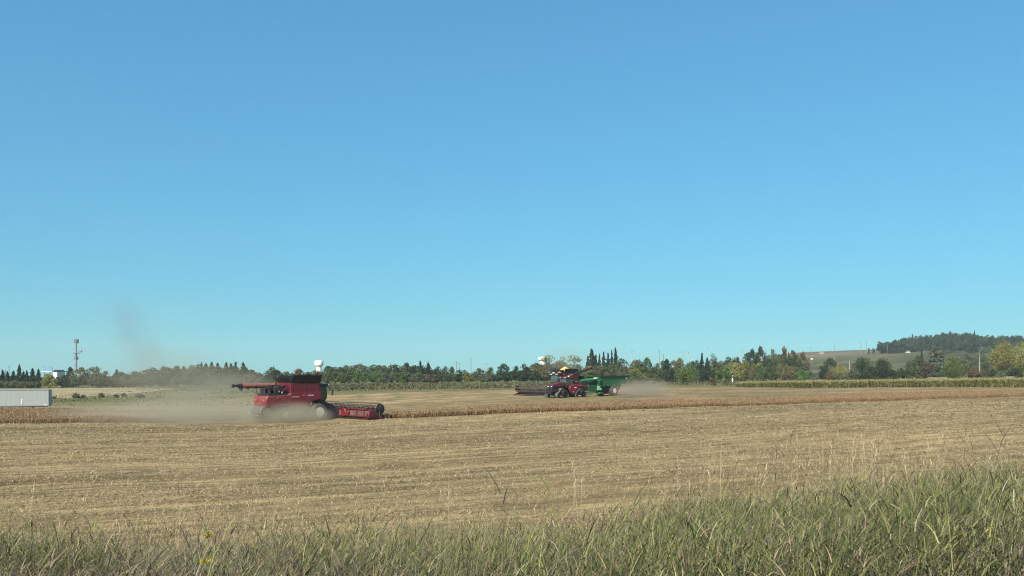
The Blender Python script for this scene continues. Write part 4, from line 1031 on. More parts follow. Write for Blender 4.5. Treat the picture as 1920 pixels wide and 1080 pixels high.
# grain heaped in the far combine's tank
def grain_heap():
    x0, y0, z0 = settle(1050, 168)
    nr, na = 14, 40; V = [(0, 0, .95)]; 
    for i in range(1, nr + 1):
        f = i / nr
        for j in range(na):
            a = 6.283 * j / na; w = 1 + .05*math.sin(3*a) + .04*math.sin(5*a + 1)
            V.append((1.9*f*math.cos(a)*w, 1.45*f*math.sin(a)*w, .95*(1 - f)**.9*(1 - .15*math.sin(2*a)*f) - .25*f))
    bm = bmesh.new(); vs = [bm.verts.new(v) for v in V]
    for j in range(na): bm.faces.new((vs[0], vs[1 + j], vs[1 + (j+1) % na]))
    for i in range(nr - 1):
        for j in range(na):
            a = 1 + i*na; bm.faces.new((vs[a + j], vs[a + na + j], vs[a + na + (j+1) % na], vs[a + (j+1) % na]))
    me = bpy.data.meshes.new('grain_heap'); bm.to_mesh(me); bm.free(); me.materials.append(M['grain'])
    me.polygons.foreach_set('use_smooth', np.full(len(me.polygons), True))
    o = bpy.data.objects.new('grain_heap', me); COL.objects.link(o)
    c, s = math.cos(YAW2), math.sin(YAW2); lx = -1.4
    o.location = (x0 + c*lx, y0 + s*lx, z0 + 4.8); o.rotation_euler = (0, 0, YAW2)
    tag(o, 'heap of pale yellow grain rising out of the far combine tank', 'grain')
grain_heap()

# ------------------------------------------------------------------ far structures
def cell_tower():
    x, y, z = at(143, 520); top = (H0 - 636)/F*520; h = top - z
    r = empty('cell_tower', (x, y, z)); tag(r, 'tall grey cell tower with antenna rings above the left wood', 'tower')
    MB().tube((0, 0, 0), (0, 0, h), .6, .4, 12).build('mast', M['galv'], r)
    def ring(zz, R_, n, ph):
        m = MB(); m.lathe([(R_*.8, zz - .12), (R_, zz - .12), (R_, zz + .12), (R_*.8, zz + .12)], (0, 0, 0), 'z', 14)
        for i in range(n):
            a = 6.283*i/n; m.box((R_*math.cos(a), R_*math.sin(a), zz), (.36, .36, ph)); m.tube((0, 0, zz), (R_*math.cos(a), R_*math.sin(a), zz), .1, n=5)
        m.build('antenna_array', M['galv'], r)
    ring(h - 1.2, 1.15, 9, 2.4); ring(h - 8.5, 1.6, 3, 1.3); ring(h - 11.5, 1.1, 5, 2.2)
    MB().lathe([(.02, -.2), (.8, 0), (.9, .5), (.02, .1)], (2.6, -.2, h - 7.2), 'y', 14).tube((0, 0, h - 7.2), (2.6, -.2, h - 7.2), .12, n=6).build('dish', M['galv'], r)
    MB().box((-.9, 0, h - 16), (.6, .6, 1.6)).build('equipment_box', M['galv'], r)
    MB().tube((0, 0, h), (0, 0, h + 1.5), .08, .04, 6).build('lightning_rod', M['galv'], r)
cell_tower()
def water_tower(px, Y, top_row, wpx, neck_row, label):
    x, y, z = at(px, Y); top = (H0 - top_row)/F*Y - z; rad = wpx/2/F*Y; neck = (H0 - neck_row)/F*Y - z
    r = empty('water_tower', (x, y, z)); tag(r, label, 'water tower')
    MB().lathe([(rad*.85, 0), (rad*.66, 2), (rad*.6, neck*.6), (rad*.6, neck)], (0, 0, 0), 'z', 24).build('pedestal', M['white'], r)
    hh = top - neck
    MB().lathe([(rad*.58, neck - .2), (rad*.85, neck + hh*.14), (rad*.98, neck + hh*.27), (rad, neck + hh*.36), (rad, neck + hh*.84), (rad*.93, neck + hh*.95), (rad*.75, top - .15), (.05, top + .1)], (0, 0, 0), 'z', 32).build('tank', M['white'], r)
    MB().tube((0, 0, top), (0, 0, top + hh*.12), rad*.08, n=8).build('vent', M['white'], r)
water_tower(598, 900, 676, 16.5, 687.5, 'white pedestal water tower rising above the trees behind the near combine')
water_tower(1017, 800, 669, 17, 676.5, 'white water tower tank half hidden by the pale trees behind the far combine')
def billboard():
    x, y, z = at(89, 430); r = empty('billboard', (x, y, z)); tag(r, 'blue billboard standing above the yellow tree behind the trailer', 'billboard')
    t = (H0 - 687)/F*430 - z; b = (H0 - 696)/F*430 - z
    MB().box((0, 0, (t+b)/2), (4.9, .4, t - b)).build('panel', M['sign_blue'], r)
    MB().box((0, -.3, b - .15), (5.2, .9, .2)).build('catwalk', M['white'], r)
    for s in (-1.7, 1.7): MB().tube((s, 0, -.2), (s, 0, b), .18).build('post', M['galv'], r)
billboard()
def shed(px, Y, top, wpx, depth, roof_h, label, wall, roof, low=False):
    x, y, z = at(px, Y); h = (H0 - top)/F*Y - z; w = wpx/F*Y
    r = empty('farm_building', (x, y, z)); tag(r, label, 'building')
    MB().box((0, 0, (h - roof_h)/2), (w, depth, h - roof_h)).build('wall', wall, r)
    MB().prism([(-w/2 - .3, h - roof_h), (w/2 + .3, h - roof_h), (w/2*.2, h), (-w/2*.2, h)], -depth/2 - .3, depth/2 + .3, bev=.02).build('roof', roof, r)
    for k in (-.25, .25): MB().box((w*k, -depth/2 - .03, (h - roof_h)*.45), (w*.18, .06, (h - roof_h)*.4)).build('window', M['glass'], r)
shed(111, 455, 693.5, 7, 8, 1.0, 'low white building with a dark roof showing between the trees right of the billboard', M['white'], M['black'])
shed(1702, 985, (H0 - (gz(.46375*985, 985) + 2.6)/985*F), 4.5, 6, 1.0, 'tiny white house at the foot of the hilltop wood', M['white'], M['galv'])
shed(1522, 960, (H0 - (gz(.35125*960, 960) + 1.8)/960*F), 2.6, 3, .6, 'tiny white hut standing alone in the hill pasture', M['white'], M['rim_white'])
shed(1540, 1060, (H0 - (gz(.3625*1060, 1060) + 3.2)/1060*F), 7, 6, 1.2, 'tan farmstead building on the crest left of the tall thin pole', M['wood_pale'], M['wood'])
def post_thing(name, px, Y, top, label, rad, mat, cat):
    x, y, z = at(px, Y); h = (H0 - top)/F*Y - z
    r = empty(name, (x, y, z)); tag(r, label, cat)
    MB().tube((0, 0, -.2), (0, 0, h), rad, rad*.8, 10).build('post', mat, r)
    MB().box((0, -.02, h*.86), (rad*3.4, .06, h*.22)).build('panel', mat, r)
post_thing('field_marker', 1219.5, 430, 705, 'short white marker post beyond the dust behind the grain cart', .22, M['white'], 'post')
post_thing('field_marker', 1373.5, 400, 691, 'white marker sign between the round bush and the yellow shrubs', .35, M['white'], 'sign')
post_thing('field_marker', 92, 262, 744, 'pale marker stake in the dry meadow right of the trailer shrubs', .12, M['wood_pale'], 'post')
bpy.data.objects[-1] if False else None

def utility_pole(px, Y, top, label, pale=False, arms=1, bottom=None, group='utility poles along the far road'):
    x, y, z = at(px, Y); h = (H0 - top)/F*Y - z; k = h / 12
    r = empty('utility_pole', (x, y, z - .2)); tag(r, label, 'utility pole', group)
    rad = min(max(.14, .0004*Y), .2)*.9
    MB().tube((0, 0, 0), (0, 0, h), rad*1.15, rad*.75, 8).build('pole', M['wood_pale'] if pale else M['wood'], r)
    for i in range(arms):
        zz = h - .4*k - i*1.1*k
        MB().box((0, .0, zz), (1.5, .1, .12), rot=(0, 0, R(62))).build('crossarm', M['wood'], r)
        ins = MB()
        for s in (-.65, -.3, .3, .65): ins.tube((s*math.cos(R(62)), s*math.sin(R(62)), zz + .05), (s*math.cos(R(62)), s*math.sin(R(62)), zz + .25), .04, n=6)
        ins.build('insulator', M['galv'], r)
for px, Y, top, pale, lab in [
    (10, 430, 694, 0, 'thin pole among the spruces at the far left above the trailer'),
    (17, 440, 686, 0, 'taller thin pole beside the spruces above the trailer'),
    (802, 420, 676, 1, 'pale pole standing before the conifers left of the pole pair'),
    (856, 440, 677, 0, 'left pole of the pair standing between the wood and the lone tall pole'),
    (861, 455, 680, 0, 'shorter right pole of the pair beside the lone tall pole'),
    (883, 430, 671, 0, 'lone tall dark pole above the low wood left of the white tank'),
    (912, 420, 681, 1, 'pale pole against the dark trees right of the lone tall pole'),
    (1128, 430, 668, 1, 'pale pole between the spruces right of the raised auger'),
    (1185, 430, 656, 1, 'tall pole right of the rounded tree above the grain cart rear'),
    (1236, 440, 656, 0, 'tall pole in the gap between the woods behind the dust'),
    (1244, 470, 664, 0, 'shorter pole just right of the gap pole'),
    (1279, 420, 657, 1, 'left one of two tall poles over the round green bush'),
    (1291, 425, 658, 1, 'right one of two tall poles over the round green bush'),
    (1327, 410, 651, 1, 'tallest pale pole beside the dark spruce and the airy tree'),
    (1391, 430, 655, 1, 'pale pole at the left edge of the dark tree block'),
    (1476, 430, 650, 1, 'pale pole in front of the tall olive trees on the right'),
    (1521, 900, 651, 0, 'short dark pole on the crest left of the farmstead'),
    (1564.5, 800, 641, 0, 'tall dark pole rising from the hill field past the farmstead'),
    (1613.5, 1000, 640, 0, 'thin far pole on the crest left of the twin pole'),
    (1625, 1000, 637, 0, 'thin far pole on the crest nearest the hilltop trees'),
    (1564.5, 430, 672, 1, 'pale pole rising out of the yellow shrub on the right'),
    (1592.5, 400, 674, 1, 'bright pale pole at the left edge of the big dark bush'),
    (1837, 420, 662, 1, 'bright pale pole left of the big yellow tree'),
    (1664, 985, 644, 0, 'short thin pole between the two round trees on the crest')]:
    utility_pole(px, Y, top, lab, pale, 1)

# ------------------------------------------------------------------ trees
variants()
T = []
def row(px0, px1, step, Y, tops, w, kinds, mats, label, group):
    px = px0
    while px < px1:
        f = (px - px0) / max(1, px1 - px0); top = float(np.interp(f, np.linspace(0, 1, len(tops)), tops)) + random.uniform(-2.2, 3)
        plant(random.choice(kinds), px, Y * random.uniform(.97, 1.05), top, w * random.uniform(.8, 1.25), random.choice(mats), label, group)
        px += step * random.uniform(.75, 1.25)
BR = ['broad0', 'broad1', 'broad2', 'broad3', 'oval0', 'oval1']; SP = ['spruce0', 'spruce1', 'spruce2']; BU = ['bush0', 'bush1', 'bush2']
# left: spruces above the trailer
for px, top, w in [(5, 694, 11), (25, 696, 12), (36, 684, 14), (44, 697, 12), (50, 695, 12), (61, 691, 13), (72, 692, 13), (14, 697, 10)]:
    plant(random.choice(SP), px, 372, top, w, 'needle', {36: 'tallest thin dark spruce of the row above the grey trailer', 61: 'dark spruce left of the billboard, second from it', 72: 'dark spruce nearest the billboard on its left'}.get(px, 'thin dark spruce in the row above the grey trailer'), 'spruces above the trailer' if px not in (36, 61, 72) else None)
row(-40, 80, 13, 345, [711, 712], 22, BU, ['leaf_olive', 'leaf_fresh', 'leaf_olive'], 'low light green shrub in the row right above the trailer roof', 'shrubs above the trailer')
plant('broad0', 93, 352, 698, 30, 'leaf_yellow', 'yellow green tree under the billboard beside the trailer')
plant('bush1', 99, 340, 716, 20, 'leaf_yellow', 'low yellow bush at the foot of the yellow tree near the trailer')
plant('broad1', 117, 356, 702, 28, 'leaf_mid', 'dark green tree right of the yellow tree under the white building')
plant('spruce1', 132, 372, 689, 22, 'needle', 'broad dark spruce left of the cell tower foot')
plant('broad2', 150, 365, 684, 30, 'leaf_pale', 'pale olive tree at the foot of the cell tower')
plant('broad3', 172, 368, 682, 36, 'leaf_pale', 'large pale olive tree right of the cell tower')
plant('oval0', 183, 390, 678, 12, 'leaf_grey', 'narrow grey green tree top standing above the pale olive tree')
plant('broad0', 195, 362, 693, 24, 'leaf_olive', 'olive tree at the right end of the pale clump by the cell tower')
plant('spruce0', 219, 380, 693, 13, 'needle', 'small dark spruce alone in the dip right of the cell tower')
row(140, 232, 15, 344, [704, 708], 24, BR[:4], ['leaf_grey', 'leaf_mid', 'leaf_dark'], 'grey green tree in the lower front row right of the trailer', 'lower trees behind the dry meadow')
row(226, 385, 13, 362, [697, 690, 683, 681, 683, 680], 26, BR[:5], ['leaf_grey', 'leaf_mid', 'leaf_grey', 'leaf_dark'], 'grey green tree of the wood half veiled by the rising dust', 'trees of the wood behind the dust')
row(232, 470, 17, 345, [709, 703, 705, 700, 698], 26, BR[:4], ['leaf_mid', 'leaf_olive', 'leaf_dark', 'leaf_rust'], 'lower tree in the front row of the wood behind the dust', 'front trees of the wood behind the dust')
for px, top, w in [(378, 680, 13), (386, 682, 13), (397, 679, 15), (408, 681, 14), (424, 680, 14), (433, 682, 14), (442, 679, 13), (456, 680, 15)]:
    plant(random.choice(SP), px, 375, top, w, 'needle', 'dark spiky conifer in the clump above the stowed auger' if px != 456 else 'last dark conifer on the right of the clump above the auger', 'conifers above the auger' if px != 456 else None)
row(372, 462, 12, 360, [685, 683, 686], 30, BR[:4], ['leaf_dark', 'leaf_mid'], 'dark green tree beneath the conifers above the auger', 'dark trees above the auger')
plant('broad2', 470, 372, 692, 24, 'leaf_rust', 'dull brown tree in the dip right of the conifer clump')
plant('broad1', 486, 380, 697, 22, 'leaf_grey', 'low grey tree in the dip behind the engine deck')
plant('broad3', 500, 358, 690, 24, 'leaf_dark', 'dark tree just left of the near combine tank')
plant('broad0', 514, 360, 685, 30, 'leaf_dark', 'tall dark round tree right above the near combine engine')
plant('broad2', 538, 385, 693, 22, 'leaf_grey', 'small grey tree right of the tall dark round tree')
plant('broad1', 558, 365, 689, 28, 'leaf_rust', 'purplish brown tree above the near combine tank flaps')
plant('broad3', 577, 372, 693, 20, 'leaf_dark', 'small dark tree left of the water tower')
plant('broad0', 594, 362, 691.5, 30, 'leaf_olive', 'olive tree at the foot of the water tower')
plant('broad1', 612, 360, 697, 22, 'leaf_olive', 'olive tree right of the water tower foot')
row(618, 790, 12, 375, [685, 680, 681, 679, 678, 680], 28, BR[:4], ['leaf_dark', 'leaf_mid', 'leaf_dark', 'leaf_grey'], 'tall dark tree in the back row between the water tower and the conifer pair', 'tall back trees right of the water tower')
row(616, 720, 13, 348, [694, 691, 694, 698], 24, BR[:4], ['leaf_fresh', 'leaf_mid', 'leaf_fresh'], 'fresh green bushy tree in the front row right of the near combine', 'fresh green trees right of the near combine')
row(722, 800, 13, 350, [696, 694, 698], 24, BR[:4], ['leaf_grey', 'leaf_mid', 'leaf_grey'], 'grey green tree of the front row before the conifer pair', 'grey green front trees')
plant('bush0', 752, 335, 709, 20, 'leaf_fresh', 'low bright green bush at the foot of the wood right of the near combine')
plant('spruce2', 788, 372, 677, 14, 'needle', 'left conifer of the pair right of the tall back trees')
plant('spruce0', 803, 374, 681, 14, 'needle', 'right conifer of the pair right of the tall back trees')
plant('bush1', 808, 338, 701, 26, 'leaf_rust', 'rusty brown bush below the conifer pair')
for px, top, w, m, l in [(820, 684, 18, 'leaf_dark', 'dark tree next right of the conifer pair'), (834, 683, 16, 'leaf_grey', 'grey green tree, second right of the conifer pair'), (846, 685, 18, 'leaf_mid', 'mid green tree just left of the pole pair'),
        (860, 689, 20, 'leaf_dark', 'dark low tree behind the pole pair'), (872, 691, 16, 'leaf_mid', 'low green tree left of the lone tall pole'), (900, 687, 24, 'leaf_grey', 'grey green tree right of the lone tall pole'),
        (918, 684, 24, 'leaf_mid', 'green tree right behind the pale pole near the dark clump'), (945, 679, 26, 'leaf_dark', 'dark tall tree at the left of the dark clump'), (966, 681, 22, 'leaf_dark', 'dark tree in the middle of the dark clump'),
        (985, 679, 24, 'leaf_dark', 'dark tree at the right of the dark clump near the white tank'), (1000, 681, 22, 'leaf_grey', 'grey tree left below the white tank'), (1014, 678, 22, 'leaf_dark', 'dark tree right below the white tank')]:
    plant(random.choice(BR[:4]), px, 372, top, w, m, l)
plant('broad3', 881, 346, 695, 30, 'leaf_yellow', 'yellow green tree in front of the lone tall pole')
row(815, 868, 14, 350, [700, 698], 24, BR[:4], ['leaf_dark', 'leaf_mid'], 'dark tree of the front row left of the yellow green tree', 'dark front trees by the yellow tree')
row(905, 1035, 15, 352, [699, 695, 694, 697], 28, BR[:4], ['leaf_dark', 'leaf_grey', 'leaf_dark'], 'dark tree of the front row between the yellow green tree and the far combine', 'dark front trees left of the far combine')
plant('airy0', 1030, 385, 664, 34, 'leaf_pale', 'tall pale airy tree just right of the white tank')
plant('airy1', 1052, 388, 665, 30, 'leaf_pale', 'pale airy tree behind the exhaust haze of the far combine')
plant('airy0', 1075, 385, 664, 38, 'leaf_pale', 'wide pale tree with sky gaps above the far combine tank')
row(1010, 1095, 14, 368, [678, 674, 676, 682], 30, BR[:4], ['leaf_pale', 'leaf_grey', 'leaf_olive'], 'pale grey green tree behind the far combine', 'pale trees behind the far combine')
for px, top, w, l in [(1102, 668, 12, 'short blue green spruce left of the tall spruce by the raised auger'), (1109, 655, 19, 'tall blue green spruce above the raised auger tip'), (1117, 666, 12, 'short spruce on the right flank of the tall spruce'), (1124, 664, 9, 'narrow spruce next to the pale pole right of the auger'),
        (1132, 660, 10, 'narrow tall spruce with a knobbly top right of the pale pole'), (1140, 662, 10, 'spruce left of the twin topped spruces'), (1147, 657, 10, 'left one of the twin topped spruces'), (1154, 653, 11, 'right and taller one of the twin topped spruces')]:
    plant(random.choice(SP), px, 400, top, w, 'needle', l)
for px, top, w, m, l in [(1168, 665, 30, 'leaf_mid', 'tall round green tree right of the spruces above the cart'), (1190, 672, 22, 'leaf_olive', 'olive tree at the tall pole right of the cart'), (1200, 671, 26, 'leaf_mid', 'green tree left of the round topped tree behind the dust'),
        (1214, 667, 22, 'leaf_mid', 'round topped green tree behind the dust'), (1231, 675, 18, 'leaf_grey', 'grey green tree in the gap near the gap pole'), (1245, 672, 22, 'leaf_mid', 'green tree right of the gap pole'),
        (1262, 669, 26, 'leaf_olive', 'olive broad tree left of the two tall poles'), (1276, 668, 22, 'leaf_olive', 'olive broad tree at the two tall poles'), (1296, 672, 24, 'leaf_mid', 'green tree right of the two tall poles'), (1308, 671, 18, 'leaf_dark', 'dark tree left of the lone narrow spruce')]:
    plant(random.choice(BR[:4]), px, 398, top, w, m, l)
row(1100, 1250, 13, 372, [683, 680, 684, 682, 690], 26, BR[:4], ['leaf_mid', 'leaf_olive', 'leaf_grey', 'leaf_mid'], 'green tree of the middle row behind the cart and its dust', 'middle row trees behind the cart')
plant('broad1', 1193, 362, 687, 20, 'leaf_yellow', 'yellowing tree in the middle row above the cart rear')
row(1140, 1235, 13, 352, [697, 694, 697, 700], 22, BU + BR[:2], ['leaf_mid', 'leaf_olive', 'leaf_grey', 'leaf_fresh'], 'low bush of the front row above the cart rear and dust', 'low bushes behind the dust')
plant('spruce1', 1250, 360, 674, 24, 'leaf_dark', 'dark pointed tree right of the dust left of the round bush')
plant('broad2', 1258, 352, 688, 26, 'leaf_dark', 'dark tree just left of the round green bush')
plant('spruce2', 1316, 372, 663, 15, 'needle', 'lone narrow dark spruce right of the round green bush')
plant('spruce1', 1326, 375, 671, 12, 'needle', 'shorter dark spruce beside the tallest pale pole')
plant('broad0', 1321, 352, 689, 24, 'leaf_dark', 'dark bluish tree right behind the round green bush')
plant('airy1', 1338, 420, 658, 22, 'leaf_grey', 'airy thin crowned tree right of the tallest pale pole')
for px, top, w, m, l in [(1345, 676, 24, 'leaf_mid', 'green tree beneath the airy tree'), (1366, 665, 24, 'leaf_dark', 'dark tree left of the dark tree block'), (1381, 663, 20, 'leaf_grey', 'grey tree touching the dark tree block')]:
    plant(random.choice(BR[:4]), px, 420, top, w, m, l)
row(1328, 1392, 13, 408, [676, 672], 22, BR[:4], ['leaf_mid', 'leaf_olive', 'leaf_dark'], 'lower tree of the row right of the narrow spruce', 'row trees right of the narrow spruce')
plant('bigbush0', 1288, 296, 684, 48, 'leaf_fresh', 'large round fresh green bush alone on the field margin')
plant('bush2', 1357, 345, 680, 34, 'leaf_fresh', 'rounded green bush left of the white marker sign')
plant('bush0', 1337, 290, 709, 15, 'leaf_rust', 'small rusty bush alone on the fallow margin right of the round bush')
plant('bush1', 1363, 292, 717, 8, 'leaf_olive', 'tiny shrub in the weeds right of the small rusty bush')
for px, top, w, m, l in [(1398, 652, 24, 'leaf_dark', 'left dark tree of the dark tree block'), (1411, 650, 22, 'leaf_dark', 'middle dark tree of the dark tree block'), (1425, 645, 22, 'leaf_dark', 'tallest dark tree of the dark tree block'), (1438, 658, 20, 'leaf_mid', 'lower tree on the right of the dark tree block')]:
    plant(random.choice(BR[:4]), px, 460, top, w, m, l)
plant('oval0', 1451, 440, 641, 16, 'leaf_grey', 'left narrow crown of the three tall olive trees')
plant('oval1', 1470, 440, 643, 24, 'leaf_olive', 'middle broad crown of the three tall olive trees')
plant('oval0', 1490, 440, 644, 20, 'leaf_mid', 'right crown of the three tall olive trees')
plant('broad2', 1506, 450, 653, 20, 'leaf_olive', 'lower olive tree right of the three tall trees before the pasture')
row(1440, 1500, 11, 415, [668, 662, 670], 24, BR[:4], ['leaf_grey', 'leaf_mid', 'leaf_dark'], 'tree of the lower clump beneath the three tall olive trees', 'clump beneath the three tall trees')
row(1372, 1432, 12, 385, [675, 673, 676], 24, BR[:4], ['leaf_yellow', 'leaf_olive'], 'yellow olive shrub of the row right of the white marker sign', 'yellow shrubs by the marker sign')
row(1425, 1490, 11, 380, [682, 680], 20, BR[:4] + BU, ['leaf_olive', 'leaf_mid', 'leaf_grey'], 'olive bush of the front row beneath the three tall trees', 'front bushes under the three tall trees')
plant('bush0', 1476, 335, 694, 22, 'leaf_rust', 'dark rusty bush in front of the corn under the three tall trees')
plant('bush1', 1503, 335, 692, 36, 'leaf_fresh', 'wide dark green bush between the rusty bush and the corn')
plant('bush2', 1528, 338, 699, 16, 'leaf_grey', 'small grey bush right of the wide dark green bush')
plant('broad0', 1543, 372, 683, 22, 'leaf_dark', 'dark small tree left of the yellow shrub')
plant('broad1', 1557, 430, 668, 26, 'leaf_dark', 'dark round tree on the slope above the yellow shrub')
plant('bush0', 1556, 340, 696, 26, 'leaf_rust', 'brownish low bush beneath the yellow shrub')
plant('bush1', 1573, 362, 681, 20, 'leaf_yellow', 'yellow shrub left of the bright pale pole')
plant('bush2', 1584, 372, 684, 14, 'leaf_yellow', 'paler yellow shrub touching the bright pale pole')
plant('bush2', 1560, 380, 684, 18, 'leaf_pale', 'pale shrub around the pole in the yellow thicket')
plant('bigbush1', 1620, 318, 666, 56, 'leaf_dark', 'big dark dense bush behind the corn right of the bright pale pole')
plant('bigbush0', 1656, 320, 669, 44, 'leaf_dark', 'second big dark bush joined to the right of the dense one')
plant('bush2', 1598, 305, 688, 30, 'leaf_grey', 'grey leafy bush in front of the big dark bush')
plant('bush0', 1676, 312, 692, 24, 'leaf_dark', 'very dark low bush at the right end of the big dark bush')
row(1560, 1690, 14, 330, [703, 700, 706], 18, BU, ['leaf_grey', 'leaf_olive'], 'low scrub right behind the corn under the big dark bush', 'low scrub behind the corn')
plant('broad3', 1708, 375, 671, 22, 'leaf_mid', 'green tree right of the big dark bushes')
plant('broad1', 1722, 380, 664, 26, 'leaf_mid', 'taller green tree with a dark foot below the tiny white house')
plant('spruce2', 1728, 395, 658, 13, 'needle', 'pointed dark tree behind the taller green tree')
plant('broad2', 1738, 390, 676, 20, 'leaf_rust', 'reddish brown tree right of the taller green tree')
plant('bush1', 1690, 345, 688, 22, 'leaf_dark', 'low dark bush between the big dark bushes and the green trees')
plant('bush2', 1705, 300, 703, 18, 'leaf_mid', 'small green bush standing right behind the corn')
plant('bush0', 1722, 302, 701, 10, 'leaf_rust', 'tiny brown bush standing right behind the corn')
plant('spruce1', 1752, 470, 648, 26, 'leaf_grey', 'left bluish cone shaped tree on the lower slope')
plant('spruce0', 1764, 470, 651, 20, 'leaf_grey', 'right bluish cone shaped tree on the lower slope')
plant('bigbush1', 1788, 318, 668, 50, 'leaf_fresh', 'large dark green tree behind the corn left of the pale pole')
plant('broad2', 1783, 380, 657, 22, 'leaf_olive', 'olive tree top rising behind the large dark green tree')
plant('broad0', 1804, 400, 664, 30, 'leaf_grey', 'grey green tree behind the large dark green tree')
row(1810, 1860, 12, 440, [662, 665], 26, BR[:4], ['leaf_grey', 'leaf_mid'], 'grey green tree of the slope around the bright pale pole', 'slope trees around the pole')
plant('bush2', 1823, 318, 688, 28, 'leaf_rust', 'orange brown bush behind the corn at the foot of the pale pole')
plant('bush1', 1841, 320, 692, 20, 'leaf_olive', 'olive bush between the orange brown bush and the big yellow tree')
plant('big0', 1880, 352, 637, 62, 'leaf_yellow', 'big yellow green tree, the left half of the tall yellow pair')
plant('big1', 1914, 360, 638, 56, 'leaf_yellow', 'big yellow green tree, the right half of the tall yellow pair')
plant('big0', 1955, 362, 642, 56, 'leaf_olive', 'big olive tree beyond the yellow pair')
plant('bush0', 1861, 325, 692, 22, 'leaf_dark', 'dark bush under the left yellow tree')
plant('bush2', 1876, 322, 694, 18, 'leaf_grey', 'greyish bush under the yellow tree pair')
plant('bush1', 1903, 322, 688, 36, 'leaf_dark', 'wide dark bush under the right yellow tree')
# scrub in the dry meadow
for px, Y, top, w, l in [(102, 202, 742, 10, 'pointed small shrub at the right end of the trailer'), (142, 204, 736, 18, 'larger dark shrub in the dry meadow, first right of the trailer'), (155, 208, 740, 14, 'low shrub touching the larger dark shrub in the meadow'), (190, 210, 736, 14, 'round dark shrub alone in the meadow'),
        (218, 207, 739, 12, 'shrub right of the round dark one in the meadow'), (232, 214, 736, 12, 'shrub with a raised top in the meadow near the dust'), (243, 262, 733, 9, 'small far shrub in the meadow near the dust'), (262, 204, 738, 20, 'low wide shrub at the edge of the dust'),
        (296, 202, 741, 12, 'small shrub inside the dust behind the meadow')]:
    plant(random.choice(BU), px, Y, top, w, random.choice(['leaf_mid', 'leaf_grey', 'leaf_dark']), l)
# crest trees and the hillside wood
for px, top, w, l in [(1650, 637, 15, 'round dark tree at the left end on the crest'), (1661, 641, 10, 'smaller tree beside the pole on the crest'), (1673, 634, 18, 'pointed dark tree on the crest left of the wood')]:
    plant(random.choice(['oval0', 'oval1']), px, 990, top, w, 'leaf_dark', l, z_off=-.5)
plant('bush0', 1629, 1000, 652, 6, 'leaf_dark', 'tiny dark bush on the crest left of the round tree', z_off=-.5)
plant('bush1', 1638, 1000, 652, 7, 'leaf_dark', 'second tiny dark bush on the crest left of the round tree', z_off=-.5)
items = []
KW = BR[:4]
WT = ([.42, .435, .46, .49, .51, .53, .56, .6, .75], [648, 641, 632, 626, 620, 622, 629, 627, 630])
for _ in range(520):
    u = RNG.uniform(.432, .74); Y = RNG.uniform(np.interp(u, [.43, .49, .53, .6], [990, 980, 900, 820]), 1230)
    x, y = u*Y, Y; z = gz(x, y)
    h = min(26, (H0 - np.interp(u, *WT) + 3 - 11 * RNG.random() ** .8)/F*Y - z + 1)
    if h > 4 and RNG.random() < .03: items.append(('spruce1', x, y, z - 1, RNG.uniform(9, 12), h + 1.5))
    elif h > 4: items.append((KW[RNG.integers(4)], x, y, z - 1, RNG.uniform(9, 17), h))
for _ in range(220):
    u = RNG.uniform(.434, .74); Y = RNG.uniform(np.interp(u, [.43, .49, .53, .6], [985, 975, 890, 810]), 1230); items.append((['bush0', 'bush1'][RNG.integers(2)], u*Y, Y, gz(u*Y, Y) - .5, RNG.uniform(7, 11), RNG.uniform(4, 7)))
wood_mass('hillside_wood', 'dark dense wood covering the top of the hill on the right', items, 'wood_dark')
items = []
for _ in range(60):
    u = RNG.uniform(.55, .75); Y = RNG.uniform(700, 830); x = u*Y
    items.append((KW[RNG.integers(4)], x, Y, gz(x, Y) - 1, RNG.uniform(8, 12), RNG.uniform(9, 14)))
for _ in range(50):
    u = RNG.uniform(.5, .75); Y = RNG.uniform(520, 700); x = u*Y
    items.append((KW[RNG.integers(4)], x, Y, gz(x, Y) - 1, RNG.uniform(7, 11), RNG.uniform(7, 11)))
for _ in range(130):
    u = RNG.uniform(.492, .75); Y = RNG.uniform(np.interp(u, [.49, .53], [640, 560]), 900); x = u*Y
    items.append((KW[RNG.integers(4)], x, Y, gz(x, Y) - 1, RNG.uniform(8, 12), RNG.uniform(7, 12.5)))
wood_mass('slope_wood', 'grey green trees crowding the lower slope below the hilltop wood', items, 'wood_grey')
items = []
tops = ([-.75, -.6, -.52, -.46, -.42, -.36, -.31, -.29, -.26, -.21, -.1, -.08, -.03, .03, .1, .2, .28], [698, 698, 700, 697, 688, 684, 684, 697, 696, 690, 685, 693, 694, 688, 684, 684, 676])
for _ in range(520):
    u = RNG.uniform(-.75, .28); Y = RNG.uniform(410, 560); x = u*Y; z = gz(x, Y)
    h = (H0 - (np.interp(u, *tops) + RNG.uniform(0, 8)))/F*Y - z
    if h > 2: items.append((KW[RNG.integers(4)], x, Y, z - .5, h*RNG.uniform(.7, 1.1), h))
wood_mass('back_wood', 'dim mass of trees far back behind the rows along the field', items, 'wood_dark')
items = []
for _ in range(160):
    u = RNG.uniform(.27, .75); Y = RNG.uniform(445, 520); x = u*Y; z = gz(x, Y)
    items.append((KW[RNG.integers(4)], x, Y, z - .5, RNG.uniform(5, 8), RNG.uniform(3.5, 6.5)))
wood_mass('slope_scrub', 'mixed scrub along the foot of the slope on the right', items, 'leaf_mid')

